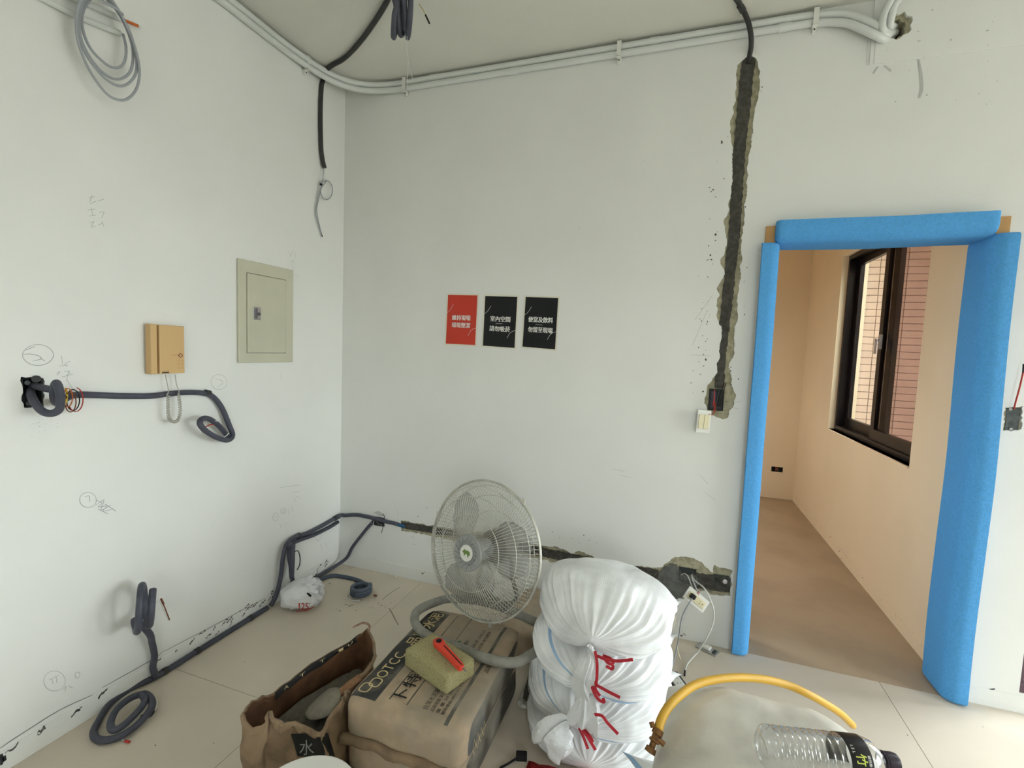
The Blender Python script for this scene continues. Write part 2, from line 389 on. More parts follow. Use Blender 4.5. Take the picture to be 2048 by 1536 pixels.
def strip(pts, hw, y, m, name, parent, amp=.003, step=.012):
    P = [Vector(bxz(q)) for q in pts]; a = []; b = []
    Q = []
    for i in range(len(P)-1):
        k = max(1, int((P[i+1]-P[i]).length/step)); Q += [P[i]+(P[i+1]-P[i])*(j/k) for j in range(k)]
    Q.append(P[-1])
    for i, q in enumerate(Q):
        t = Q[min(i+1, len(Q)-1)]-Q[max(i-1, 0)]; nr = Vector((-t.y, t.x)).normalized(); h = hw(i/(len(Q)-1)) if callable(hw) else hw
        a.append(q+nr*(h+random.uniform(-amp, amp))); b.append(q-nr*(h+random.uniform(-amp, amp)))
    lp = [(p.x, p.y) for p in a] + [(p.x, p.y) for p in b[::-1]]
    return tri_slab(name, [lp], lambda u, v: (u, y, v), lambda u, v: (u, .012, v), m, parent)
strip([(1498,111),(1493,160),(1479,300),(1470,450),(1455,600),(1443,700),(1438,776)], lambda t: .030-.007*t, .004, M_mortar, 'mortar_strip', wall_back)
strip([(802,1050),(860,1060),(960,1078),(1085,1105),(1180,1125),(1316,1152)], lambda t: .020+.010*t, .004, M_mortar, 'mortar_strip', wall_back)
strip([(1385,1160),(1461,1172)], .040, .004, M_mortar, 'mortar_strip', wall_back)
tri_slab('mortar_patch', [jag([bxz(q) for q in ((1313,1166),(1322,1140),(1340,1128),(1354,1130),(1362,1146),(1392,1152),(1399,1168),(1394,1177),(1374,1193),(1346,1200),(1318,1186))], .01, .003)], lambda u, v: (u, .002, v), lambda u, v: (u, .012, v), M_patch, wall_back)
# slightly proud plaster field at the upper right with its ragged lower edge
pz = bxz((1738, 131))
tri_slab('plaster_field', [[(pz[0], pz[1])]+[(pz[0]+i*.03, pz[1]+random.uniform(-.0025, .0025)) for i in range(1, 120)]+[(RX-.01, pz[1]), (RX-.01, H-.002), (pz[0], H-.002)], hole_r], lambda u, v: (u, -.004, v), lambda u, v: (u, 0, v), M_wall, wall_back)
# chips and dirt spots around the chases
def specks(n, sampler, wallmap, m, parent, smin=.0015, smax=.006, name='wall_chips'):
    mb = MB()
    for _ in range(n):
        u, v = sampler(); s = random.uniform(smin, smax); k = random.randint(4, 6); e = random.uniform(.4, 1); a0 = random.uniform(0, PI)
        pts = []
        for i in range(k):
            a = 2*PI*i/k; rr = s*random.uniform(.6, 1.2); x = rr*math.cos(a); y = rr*e*math.sin(a)
            pts.append(wallmap(u+x*math.cos(a0)-y*math.sin(a0), v+x*math.sin(a0)+y*math.cos(a0)))
        mb.add(pts, [tuple(range(k))])
    o = mb.build(name, m, parent); o['kind'] = 'stuff'; return o
def s1():
    t = random.random()**.6; y = 150+650*t; xl = 1490-62*t; side = -1 if random.random() < .72 else 1
    return bxz((xl+side*random.uniform(22, 30+26*random.random()) , y))
def s2():
    t = random.random(); x = 820+640*t; return bxz((x, 1052+118*t+random.choice((-1, 1, -1))*random.uniform(18, 48)))
bm_ = lambda u, v: (u, -.0006, v)
specks(75, s1, bm_, M_mortar, wall_back)
specks(46, s2, bm_, M_mortar, wall_back, .001, .005)
specks(34, lambda: bxz((random.uniform(1750, 2040), random.uniform(20, 230))), lambda u, v: (u, -.0058, v), M_pencil, wall_back, .001, .006)
specks(26, lambda: bxz((random.uniform(700, 1460), random.uniform(150, 1000))), bm_, M_pencil, wall_back, .001, .003)
def px_marks(lines, wallfn, nrm, w, m, name, parent, off=.0006):
    mb = MB()
    for ln in lines:
        P = spline([wallfn(q[0], q[1], off) for q in ln], 4) if len(ln) > 2 else [wallfn(q[0], q[1], off) for q in ln]
        ribbon(mb, P, w, nrm)
    return mb.build(name, m, parent)
def circ(cx, cy, rx, ry, a0=0, n=14, over=.3):
    return [(cx+rx*math.cos(a0+(2*PI+over)*i/n)*(1-.03*math.sin(i)), cy+ry*math.sin(a0+(2*PI+over)*i/n)) for i in range(n+1)]
px_marks([[(1837,119),(1842,150),(1843,180),(1838,196)]], B, (0, -1, 0), .012, M_pencil, 'scrape_mark', wall_back, .0010)
px_marks([[(1756,133),(1746,147)], [(1768,131),(1782,142)]], B, (0, -1, 0), .008, M_pencil, 'scrape_mark', wall_back, .0010)
px_marks([[(1735,80),(1733,131)], [(1751,82),(1748,128)]], B, (0, -1, 0), .002, M_pencil, 'pencil_line', wall_back, .0062)
px_marks([[(1955,1385),(1967,1395)],[(1960,1392),(1975,1386)],[(2003,1392),(2020,1394)],[(2012,1388),(2019,1399)],[(1930,1383),(1990,1378)]], B, (0, -1, 0), .006, M_mark, 'glue_mark', wall_back)
px_marks([[(1225,938),(1250,943)],[(1240,950),(1262,956)],[(1430,1000),(1410,985)],[(750,1116),(742,1132)],[(795,1020),(797,1042)],[(740,1131),(746,1130)],[(1382,710),(1420,712)],[(1390,640),(1425,590)],[(1385,690),(1415,620)],[(1400,855),(1420,840)],[(1450,808),(1482,802)],[(1450,812),(1478,818)],[(1400,950),(1416,968)]], B, (0, -1, 0), .002, M_pencil, 'scratch', wall_back)

# ---- left wall with the recess for the junction box
LB = [lyz(q) for q in ((42, 754), (88, 756), (88, 812), (46, 816))]
wall_left = tag(tri_slab('wall_left', [[(0, 0), (RY, 0), (RY, H), (0, H)], jag(LB, .012, .003)], lambda u, v: (0, u, v), lambda u, v: (-.06, u, v), M_wall), kind='structure')
MB().span((-.12, .13, 0), (-.06, RY, H)).build('wall_core', M_cement, wall_left)
ceiling = tag(MB().span((-.12, .13, H), (RX+.12, RY-.12, H+.12)).build('ceiling', M_ceil, loc=(0, 0, H)), kind='structure')
tag(tri_slab('wall_right', [[(.13, 0), (RY-.12, 0), (RY-.12, H), (.13, H)], [(SY0, SZ0), (SY1, SZ0), (SY1, SZ1), (SY0, SZ1)]], lambda u, v: (RX, u, v), lambda u, v: (RX+.12, u, v), M_wall, loc=(RX, 0, 0)), kind='structure')
wf = tag(tri_slab('wall_front', [[(-.12, 0), (RX, 0), (RX, H), (-.12, H)], [(WX0, WZ0), (WX1, WZ0), (WX1, WZ1), (WX0, WZ1)]], lambda u, v: (u, RY, v), lambda u, v: (u, RY-.12, v), M_wall, loc=(0, RY, 0)), kind='structure')
# base strips left by the old skirting
def base_strip(name, a, b, side):
    n = 90; top = []
    for i in range(n+1):
        t = i/n; top.append((a+(b-a)*t, .078+random.uniform(-.0018, .0018)))
    lp = [(a, .0)]+top+[(b, .0)]
    if side == 'L': o = tri_slab(name, [lp], lambda u, v: (.0022, u, v), lambda u, v: (0, u, v), M_wall, loc=(0, 0, 0))
    else: o = tri_slab(name, [lp], lambda u, v: (u, -.0022, v), lambda u, v: (u, 0, v), M_wall, loc=(0, 0, 0))
    return tag(o, kind='structure')
bl = base_strip('baseboard_left', -.004, RY, 'L'); bk = base_strip('baseboard_back', .004, DJ0, 'B'); bk2 = base_strip('baseboard_back', DJ1, RX, 'B')
def smears(n, y0, y1, mapf, parent, seed, z0=.045, z1=.085):
    random.seed(seed); mb = MB()
    for _ in range(n):
        y = random.uniform(y0, y1); z = random.uniform(z0, z1); ln = random.uniform(.012, .05); k = 6; P = []
        for i in range(k): P.append((y+ln*(i/k-.5), z+random.uniform(-.006, .006)+.012*(i/k-.5)))
        up = [(p[0], p[1]+random.uniform(.0006, .006)) for p in P]; dn = [(p[0], p[1]-random.uniform(.0004, .005)) for p in P]
        lp = up+dn[::-1]; mb.add([mapf(*p) for p in lp], [(i, i+1, 2*k-2-i, 2*k-1-i) for i in range(k-1)])
    o = mb.build('glue_smears', M_smear, parent); o['kind'] = 'stuff'; return o
smears(18, -1.95, -.5, lambda u, v: (.003, u, v), bl, 3, .06, .085)
smears(16, -1.0, -.55, lambda u, v: (.003, u, v), bl, 5, .03, .08)
smears(10, -.5, -.04, lambda u, v: (.003, u, v), bl, 6, .01, .08)
smears(6, .1, 2.3, lambda u, v: (u, -.003, v), bk, 9, .02, .07)
random.seed(21)
px_marks([[(0,1497),(40,1470),(120,1420),(185,1390)], [(205,1375),(300,1322),(330,1300)], [(330,1302),(420,1255),(500,1212),(530,1197)]], L, (1, 0, 0), .0025, M_smear, 'skirting_line', wall_left, .0026)
px_marks([[(2,1508),(4,1520),(3,1530)], [(8,1512),(10,1522)]], L, (1, 0, 0), .010, M_mark, 'dark_smear', wall_left, .0030)
# pencil notes on the left wall
N1 = [circ(76,710,30,21,-2.2), [(47,709),(60,708),(78,712),(82,718),(66,722)], [(80,716),(90,722)], [(52,700),(70,693)]]
N2 = [[(123,711),(125,728)], [(118,732),(136,730)], [(140,722),(130,728),(134,734)], [(112,748),(120,743),(114,752)], [(128,742),(140,744),(132,752)], [(138,740),(133,762)], [(124,754),(146,748)], [(134,760),(145,778)]]
N3 = [circ(438,764,16,15,-1.5), [(431,758),(440,760),(446,766),(434,774)]]
N4 = [[(178,396),(190,393)], [(184,390),(180,404)], [(196,402),(208,398)], [(180,408),(192,402)], [(176,420),(190,418)], [(182,415),(186,432)], [(178,432),(192,430)], [(198,425),(208,424),(203,436)], [(180,446),(188,443),(182,454),(192,452)], [(196,450),(206,446)], [(204,442),(208,454)]]
N5 = [[(577,502),(581,512)], [(586,500),(580,514)], [(590,503),(591,518)], [(580,524),(588,520),(584,530)], [(584,532),(588,540)], [(590,548),(597,555)], [(562,745),(563,760)]]
N6 = [circ(176,1000,17,15,-1), [(170,994),(178,992),(180,1004)], [(190,1000),(204,1006),(196,1014),(214,1012),(206,1022),(228,1018)], [(192,1010),(208,1000),(202,1020),(222,1010)], [(196,1018),(216,1028)], [(210,1008),(232,1022)]]
N7 = [circ(109,1362,22,20,-.6), [(98,1360),(118,1350)], [(104,1357),(106,1368)], [(112,1353),(114,1366)], [(126,1380),(132,1372),(130,1384)], [(137,1372),(146,1376)], circ(155,1350,5,6)]
N8 = [circ(551,1034,6,8), [(548,1030),(552,1036)], circ(567,1022,6,5), [(563,1020),(571,1024),(565,1026),(570,1019)], [(578,1018),(576,1030)], [(583,1012),(586,1024)], [(588,994),(592,1004)], [(592,993),(600,996)], [(560,1048),(562,1056)], [(568,1050),(574,1046)], [(586,985),(598,983)], circ(637,1074,6,7), [(641,1088),(645,1100)], [(650,1086),(655,1096)], [(560,975),(600,970)]]
for i, nn in enumerate((N1, N2, N3, N4, N5, N6, N7, N8)):
    px_marks(nn, L, (1, 0, 0), .0022, M_pencil2 if i in (0, 5) else M_pencil, 'pencil_note', wall_left, .0006 if i != 6 else .0006)
specks(14, lambda: lyz((random.uniform(420, 675), random.uniform(440, 1100))), lambda u, v: (.0006, u, v), M_pencil2, wall_left, .0008, .002)
specks(60, lambda: lyz((random.gauss(80, 16), random.gauss(848, 14))), lambda u, v: (.0006, u, v), M_pencil, wall_left, .0005, .0022)

# ---- door frame of the doorway
trim = tag(MB().span((DJ0, -.012, 0), (DJ0+.045, .14, DJH)).build('trim_1', M_wood, loc=(DJ0, 0, 0)), kind='structure')
MB().span((DJ1-.045, -.012, 0), (DJ1, .14, DJH)).build('door_jamb', M_wood, trim)
MB().span((DJ0+.045, -.006, DJH-.04), (DJ1-.045, .14, DJH)).build('door_head', M_wood, trim)
MB().span((DJ0+.045, -.004, DJH-.075), (DJ1-.045, .05, DJH-.04)).build('door_seal', M_black, trim)

# ---- far room
FX, FY = 3.366, 3.1
f2 = tag(MB().span((.4, .0, -.10), (FX+.2, FY+.1, -.001)).build('floor', M_farfloor, loc=(2, 1.5, -.1)), kind='structure')
wn = tag(tri_slab('wall_far_right', [[(.13, 0), (FY, 0), (FY, H), (.13, H)], [(.635, .925), (2.13, .925), (2.13, 2.385), (.635, 2.385)]], lambda u, v: (FX, u, v), lambda u, v: (FX+.19, u, v), M_farwall, loc=(FX, 1.5, 0)), kind='structure')
tag(tri_slab('wall_far_back', [[(.4, 0), (FX+.19, 0), (FX+.19, H), (.4, H)], [(3.14, .29), (3.25, .29), (3.25, .345), (3.14, .345)]], lambda u, v: (u, FY, v), lambda u, v: (u, FY+.12, v), M_farwall, loc=(2, FY, 0)), kind='structure')
tag(tri_slab('wall_far_left', [[(.13, 0), (FY+.12, 0), (FY+.12, H), (.13, H)], [(.7, .95), (1.43, .95), (1.43, 2.4), (.7, 2.4)]], lambda u, v: (.4, u, v), lambda u, v: (.3, u, v), M_farwall, loc=(.35, 1.5, 0)), kind='structure')
w3 = bpy.data.objects.new('added_far_window', None); COL.objects.link(w3); w3.location = (.35, 1.65, .95); ORG[w3.name] = Vector((.35, 1.65, .95)); w3['kind'] = 'structure'  # unseen window added to brighten the far room
mb = MB()
for a, b in (((.7, .95), (1.43, 1.0)), ((.7, 2.35), (1.43, 2.4)), ((.7, 1.0), (.75, 2.35)), ((1.38, 1.0), (1.43, 2.35))): mb.span((.32, a[0], a[1]), (.38, b[0], b[1]))
mb.build('window_frame', M_frame, w3)
for ya, yb in ((.75, 1.38),): MB().span((.347, ya, 1.0), (.353, yb, 2.35)).build('window_pane', M_glass, w3)
tag(MB().span((.3, .131, 0), (DJ0-.001, .14, H)).build('wall_far_front', M_farwall, loc=(1.4, .135, 0)), kind='structure')
tag(MB().span((.3, .13, H-.1), (FX+.19, FY+.12, H)).build('ceiling', M_farwall, loc=(2, 1.5, H-.1)), kind='structure')
fb = tag(MB().span((FX-.003, .14, 0), (FX, FY, .07)).build('baseboard_far', M_farwall, loc=(FX, 1.5, 0)), kind='structure')
def s3():
    return (random.uniform(.3, 3.0), random.choice((.072, .055, .02))+random.uniform(-.006, .012))
specks(30, s3, lambda u, v: (FX-.0036, u, v), M_mark, fb, .002, .008, 'glue_spots')
ob = thing('outlet_recess', (3.195, FY, .29), 'empty dark outlet box low on the far room end wall', 'outlet box')
mb = MB()
for a, b in (((3.14, FY, .29), (3.25, FY+.05, .294)), ((3.14, FY, .341), (3.25, FY+.05, .345)), ((3.14, FY, .294), (3.144, FY+.05, .341)), ((3.246, FY, .294), (3.25, FY+.05, .341)), ((3.14, FY+.05, .29), (3.25, FY+.055, .345))): mb.span(a, b)
mb.build('box_shell', M_boxd, ob)
mb = MB(); mb.span((3.18, FY+.02, .30), (3.21, FY+.03, .335)); mb.build('wire_stub', M_brown, ob)
# far room window
wx = FX+.075
win = bpy.data.objects.new('window_1', None); COL.objects.link(win); win.location = (wx, 1.38, .925); ORG[win.name] = Vector((wx, 1.38, .925)); win['kind'] = 'structure'
y0, y1, z0, z1 = .635, 2.13, .925, 2.385
mb = MB(); t = .035
for a, b in (((y0, z0), (y1, z0+t)), ((y0, z1-t), (y1, z1)), ((y0, z0+t), (y0+t, z1-t)), ((y1-t, z0+t), (y1, z1-t))): mb.span((wx-.03, a[0], a[1]), (wx+.07, b[0], b[1]))
mb.build('window_frame', M_frame, win)
def sash(ya, yb, xx, gm, name):
    mb = MB(); s_ = .06
    for a, b in (((ya, z0+t), (yb, z0+t+.075)), ((ya, z1-t-.05), (yb, z1-t)), ((ya, z0+t+.075), (ya+s_+.03, z1-t-.05)), ((yb-s_, z0+t+.075), (yb, z1-t-.05))): mb.span((xx, a[0], a[1]), (xx+.03, b[0], b[1]))
    o = mb.build(name, M_frame, win)
    MB().span((xx+.012, ya+.05, z0+t+.05), (xx+.018, yb-.05, z1-t-.04)).build('window_pane', gm, o)
    return o
sa = sash(1.30, y1-t, wx+.03, M_glass, 'window_sash'); sb_ = sash(y0+t, 1.42, wx-.012, M_glass2, 'window_sash')
lt = MB(); lt.span((wx-.030, 1.345, 1.60), (wx-.012, 1.375, 1.70), .003); lt.span((wx-.05, 1.352, 1.655), (wx-.03, 1.368, 1.672), .002); lt.span((wx-.052, 1.350, 1.565), (wx-.040, 1.370, 1.672), .003)
lt.build('window_handle', M_metal, sb_)
MB().span((FX-.012, y0, .915), (FX+.05, y1, .925)).build('window_sill', M_farwall, win)
# balcony and the tiled wall beyond
tag(MB().span((FX+.19, .13, -.12), (RX+1.6, 4.2, .03)).span((RX+.12, .13, -.12), (RX+1.6, -3.5, .03)).build('balcony_floor', M_balc, loc=(5, 2, -.12)), kind='structure')
tw = tag(MB().span((FX+.19, 3.32, .03), (6.2, 3.46, 3.4)).build('wall_balcony', M_grout, loc=(4.6, 3.4, .03)), kind='structure')
TW, TH = .227, .066
first = None
for i in range(6):
    for j in range(34):
        x = FX+.20+i*(TW+.006); z = .55+j*(TH+.006)
        if first is None: first = MB().span((x, 3.312, z), (x+TW, 3.322, z+TH)).build('facade_tile', M_tile, tw); fx0, fz0 = x, z
        else: copy_piece(first, tw, (x-fx0, 0, z-fz0))
tag(MB().span((5.2, 1.3, .03), (5.3, 3.46, 3.4)).build('added_shade_wall', M_farwall, loc=(5.05, 2.4, .03)), kind='structure')  # unseen wall added to shade the facade tiles
tag(MB().span((FX+.19, 1.2, 3.05), (5.3, 3.46, 3.2)).build('added_shade_slab', M_ceil, loc=(4.4, 2.3, 3.05)), kind='structure')  # unseen slab added to keep sky light off the tiled wall
# balcony sliding door
dr = bpy.data.objects.new('door_2', None); COL.objects.link(dr); dr.location = (DX0, .06, DZ0); ORG[dr.name] = Vector((DX0, .06, DZ0)); dr['kind'] = 'structure'
mb = MB(); t = .022
mb.span((DX0, .005, DZ0), (DX1, .125, DZ0+.035)).span((DX0, .005, DZ1-.05), (DX1, .125, DZ1)).span((DX0, .02, DZ0+.035), (DX0+t, .12, DZ1-.05)).span((DX1-t, .02, DZ0+.035), (DX1, .12, DZ1-.05))
mb.build('door_frame', M_frame2, dr)
MB().span((DX0+t, .05, DZ0+.035), (DX1-t, .12, DZ0+.052)).build('door_track', M_metal, dr)
for k, (xa, xb, yy) in enumerate(((DX0+t, (DX0+DX1)/2+.03, .085), ((DX0+DX1)/2-.03, DX1-t, .05))):
    mb = MB(); za, zb = DZ0+.052, DZ1-.05
    mb.span((xa, yy, za), (xb, yy+.03, za+.05)).span((xa, yy, zb-.05), (xb, yy+.03, zb)).span((xa, yy, za+.05), (xa+.03, yy+.03, zb-.05)).span((xb-.04, yy, za+.05), (xb, yy+.03, zb-.05))
    o = mb.build('door_sash', M_frame2, dr)
    MB().span((xa+.03, yy+.012, za+.05), (xb-.04, yy+.018, zb-.05)).build('door_pane', M_glass, o)
# unseen glazed opening added as a light source for the left wall
d3 = bpy.data.objects.new('added_side_door', None); COL.objects.link(d3); d3.location = (RX, SY0, SZ0); ORG[d3.name] = Vector((RX, SY0, SZ0)); d3['kind'] = 'structure'
mb = MB()
mb.span((RX+.01, SY0, SZ0), (RX+.11, SY1, SZ0+.04)).span((RX+.01, SY0, SZ1-.05), (RX+.11, SY1, SZ1)).span((RX+.01, SY0, SZ0+.04), (RX+.11, SY0+.03, SZ1-.05)).span((RX+.01, SY1-.03, SZ0+.04), (RX+.11, SY1, SZ1-.05)).span((RX+.03, (SY0+SY1)/2-.03, SZ0+.04), (RX+.09, (SY0+SY1)/2+.03, SZ1-.05))
mb.build('door_frame', M_frame2, d3)
for ya, yb in ((SY0+.03, (SY0+SY1)/2-.03), ((SY0+SY1)/2+.03, SY1-.03)): MB().span((RX+.055, ya, SZ0+.04), (RX+.061, yb, SZ1-.05)).build('door_pane', M_glass, d3)
# unseen rear window added for soft fill on the back wall
w2 = bpy.data.objects.new('added_rear_window', None); COL.objects.link(w2); w2.location = (WX0, RY, WZ0); ORG[w2.name] = Vector((WX0, RY, WZ0)); w2['kind'] = 'structure'
mb = MB()
mb.span((WX0, RY-.1, WZ0), (WX1, RY-.04, WZ0+.05)).span((WX0, RY-.1, WZ1-.05), (WX1, RY-.04, WZ1)).span((WX0, RY-.1, WZ0+.05), (WX0+.05, RY-.04, WZ1-.05)).span((WX1-.05, RY-.1, WZ0+.05), (WX1, RY-.04, WZ1-.05)).span(((WX0+WX1)/2-.03, RY-.1, WZ0+.05), ((WX0+WX1)/2+.03, RY-.04, WZ1-.05))
mb.build('window_frame', M_frame2, w2)
for xa, xb in ((WX0+.05, (WX0+WX1)/2-.03), ((WX0+WX1)/2+.03, WX1-.05)): MB().span((xa, RY-.075, WZ0+.05), (xb, RY-.069, WZ1-.05)).build('window_pane', M_glass, w2)
#@@OBJECTS
# ================================================================== WALL MOUNTED THINGS
# ---- white pipes along the ceiling edge
PR = .0165
def pipe(name, pts, r, m, label, cat, n=14, sm=8, group=None):
    t = thing(name, pts[0], label, cat, group); MB().tube(pts, r, n=n, smooth=sm).build('pipe_run', m, t, smooth='auto'); return t
def run(z, xo):
    return [(.018, RY+.02, z), (.018, -2.5, z), (.018, -1.2, z), (.018, -.7, z), (.021, -.48, z), (.046, -.27, z), (.105, -.135, z), (.21, -.055, z), (.36, -.022, z), (.5, -.018, z), (.8, -.018, z), (1.6, -.018, z), (2.3, -.018, z), (2.5, -.018, z)]
t = pipe('white_pipe', run(3.036, 0)+[B(1640, 45, .018), B(1690, 46, .03), B(1722, 57, .038), B(1748, 69, .038), B(1768, 78, .012), B(1782, 76, -.06)], PR, M_pvc, 'lower white pipe of the pair along the ceiling edge', 'pipe')
for x in (1.12, 2.44): MB().tube([(x, -.018, 3.036), (x+.05, -.018, 3.036)], PR+.0025, n=14, smooth=0).build('coupling', M_pvc, t, smooth='auto')
t = pipe('white_pipe', run(3.0705, 0)+[B(1640, 30, .018), B(1690, 29, .025), B(1730, 41, .036), B(1758, 56, .036), B(1774, 68, .012), B(1790, 66, -.06)], PR, M_pvc, 'upper white pipe of the pair along the ceiling edge', 'pipe')
for x in (.62, 1.86): MB().tube([(x, -.018, 3.0705), (x+.05, -.018, 3.0705)], PR+.0025, n=14, smooth=0).build('coupling', M_pvc, t, smooth='auto')
pipe('white_pipe', [(2.855, -2.5, 3.079), (2.855, -.4, 3.079), (2.857, -.14, 3.078), (2.859, -.075, 3.06), B(1770, 22, .05), B(1764, 45, .05), B(1766, 60, .04), B(1776, 66, 0), B(1788, 62, -.06)], .0150, M_pvc, 'left one of two white pipes dropping from the ceiling into the wall hole', 'pipe')
pipe('white_pipe', [(2.893, -2.5, 3.079), (2.893, -.4, 3.079), (2.893, -.14, 3.078), (2.893, -.075, 3.06), B(1789, 10, .05), B(1783, 32, .04), B(1780, 50, .02), B(1790, 54, -.06)], .0150, M_pvc, 'right one of two white pipes dropping from the ceiling into the wall hole', 'pipe')
def clip(kind, c, lab):
    t = thing('pipe_clip', c, lab, 'pipe clip', 'clips holding the white pipe pair')
    x, y, z = c; mb = MB(); w = .011
    pts = [(0, 3.016), (.040, 3.016), (.040, 3.0885), (0, 3.0885)]
    for a, b in ((pts[0], pts[1]), (pts[1], pts[2]), (pts[2], pts[3])):
        if kind == 'B': mb.span((x-w, -min(a[0], b[0]), min(a[1], b[1])-.0015), (x+w, -max(a[0], b[0])-.002, max(a[1], b[1])+.0015))
        else: mb.span((min(a[0], b[0]), y-w, min(a[1], b[1])-.0015), (max(a[0], b[0])+.002, y+w, max(a[1], b[1])+.0015))
    mb.build('strap', M_white, t)
    mb = MB()
    if kind == 'B': mb.span((x-.008, -.022, 2.994), (x+.008, 0, 3.0155), .002)
    else: mb.span((0, y-.008, 2.994), (.022, y+.008, 3.0155), .002)
    mb.build('foot', M_white, t)
    mb = MB(); mb.lathe((x, -.0225, 3.004) if kind == 'B' else (.0225, y, 3.004), (0, -1, 0) if kind == 'B' else (1, 0, 0), [(0, .004), (.002, .003)], 10); mb.build('screw', M_boxd, t)
clip('L', (.018, L(612, 122, .02).y, 3.0), 'white pipe clip on the left wall where the pipes near the corner')
for px, py, lab in ((811, 165, 'white pipe clip under the hanging grey conduit bundle'), (1239, 101, 'white pipe clip above the posters on the ceiling edge'), (1630, 42, 'white pipe clip just left of the pipe bend above the doorway')):
    clip('B', (B(px, py, .02).x, -.018, 3.0), lab)
# ---- conduits
CR = .0125
def conduit(name, pts, label, r=CR, m=None, cat='conduit', sm=6, loc=None):
    t = thing(name, loc or tuple(pts[0]), label, cat); MB().tube(pts, r, n=12, smooth=sm).build('conduit_tube', m or M_cond, t, smooth='auto'); return t
def wires(t, specs):
    for pts, r, m, nm in specs: MB().tube(pts, r, n=6, smooth=5).build(nm, m, t, smooth=True)
t = conduit('flexible_conduit', [(.80, -.70, 3.088), F(775, 0, 3.086), F(745, 50, 3.086), F(715, 90, 3.086), F(688, 117, 3.087), F(664, 131, 3.086), (.022, -.222, 3.078), (.0125, -.215, 3.04), L(643, 175, .0125), L(641, 225, .0125), L(642, 290, .013), L(645, 318, .016), L(649, 336, .022)], 'dark flexible conduit crossing the ceiling and hanging down beside the wall corner', .0125, M_cond2)
cl = lambda cx, cy, rx, ry, off, n=12, a0=0, turns=1: [L(cx+rx*math.cos(a0+2*PI*turns*i/n), cy+ry*math.sin(a0+2*PI*turns*i/n), off+.006*math.sin(3*i)) for i in range(n+1)]
wires(t, [([L(648, 334, .022), L(646, 352, .025), L(643, 368, .02)]+cl(653, 380, 12, 19, .022, 26, -2.2, 2.1)+[L(640, 380, .018), L(634, 405, .015), L(632, 430, .012), L(643, 470, .012)], .0030, M_cable, 'white_wire'), ([L(644, 371, .022), L(637, 400, .016), L(634, 425, .012), L(643, 468, .012)], .0024, M_cable, 'white_wire')])
MB().box(L(642, 369, .022), (.012, .012, .012), bev=.002).build('black_tape', M_black, t)
MB().tube([L(642, 465, .012), L(645, 474, .012)], .003, smooth=0).build('wire_end', M_black, t)
# hanging bundle
bc = Vector((.868, -.72, 2.955)); e1 = Vector((-.54, .84, 0)); ax = Vector((.84, .54, 0))
pts = [(.80, -.78, 3.087)]
for i in range(53):
    a = -PI*.9 + 2*PI*3.3*i/52; k = i/52; R_ = .105+.012*math.sin(5*k*PI)
    pts.append(bc + e1*(R_*math.cos(a)*.75) + Vector((0, 0, 1))*(R_*1.0*math.sin(a)) + ax*(.064*(k-.5)+.008*math.sin(a*1.3)))
t = conduit('conduit_bundle', pts, 'coiled bundle of grey flexible conduit hanging from the ceiling', .0118, sm=3, loc=(.868, -.72, 2.84))
Y = .72
wires(t, [([B(810, 68, Y), B(812, 90, Y), B(816, 120, Y), B(822, 142, Y), B(826, 164, Y)], .0012, M_wcable, 'white_string'), ([B(814, 68, Y), B(815, 100, Y), B(816, 130, Y), B(814, 174, Y)], .0010, M_wcable, 'white_string'), ([B(838, 8, Y), B(846, 20, Y), B(852, 32, Y)], .0016, M_yellow, 'thin_wire')])
MB().tube([B(851, 30, Y), B(859, 47, Y)], .0036, smooth=0).build('wire_end', M_black, t)
MB().tube([bc+ax*.030+Vector((0, 0, .10)), bc+ax*.045+e1*-.06+Vector((0, 0, .06)), bc+ax*.034+e1*-.085+Vector((0, 0, .0))], .0118, n=12).build('conduit_tail', M_cond, t, smooth='auto')
# right ceiling conduit running into the chase
t = conduit('flexible_conduit', [(2.20, -.42, 3.087), F(1470, -12, 3.087), B(1476, 2, .17), B(1487, 22, .085), B(1497, 46, .062), B(1502, 72, .05), B(1502, 95, .02), B(1499, 112, -.002), B(1497, 128, -.002)], 'short dark conduit dropping from the ceiling into the vertical wall chase', .0115, M_cond2)
MB().tube([B(1480, 10, .128), B(1486, 21, .09)], .0150, n=12, smooth=0).build('coupling', M_cond2, t, smooth='auto')
# ---- upper left: pipe stubs and grey cable coil
t = pipe('pipe_stub', [L(60, -16, .012), L(150, 30, .012), L(240, 67, .014)], .0105, M_pvc, 'lower white pipe stub behind the coiled grey cable', 'pipe', sm=4)
t = pipe('pipe_stub', [L(120, -14, .016), L(190, 14, .016), L(243, 38, .018)], .0105, M_pvc, 'upper white pipe stub with an orange wire sticking out', 'pipe', sm=4)
MB().tube([L(243, 38, .018), L(276, 52, .02)], .0055, n=10, smooth=0).build('orange_wire', M_orange, t, smooth='auto')
MB().tube([L(276, 52, .02), L(281, 54, .02)], .0058, n=10, smooth=0).build('wire_tip', M_wcable, t, smooth='auto')
CP = [(246,68),(252,95),(250,120),(240,134),(222,134),(200,118),(180,95),(167,65),(164,35),(172,10),(190,-8),(212,-2),(238,28),(258,70),(266,105),(262,140),(246,156),(225,157),(200,140),(178,112),(163,80),(158,45),(164,12),(182,-12),(210,-6),(238,24),(260,65),(272,110),(272,145),(258,166),(238,172),(214,160),(188,132),(168,100),(156,60),(157,25),(170,-6),(195,-16),(222,-2),(250,45),(270,95),(279,140),(274,175),(258,196),(238,200),(214,188),(188,155),(168,118),(155,75),(153,35),(160,5),(178,-14),(205,4),(230,16),(246,29)]
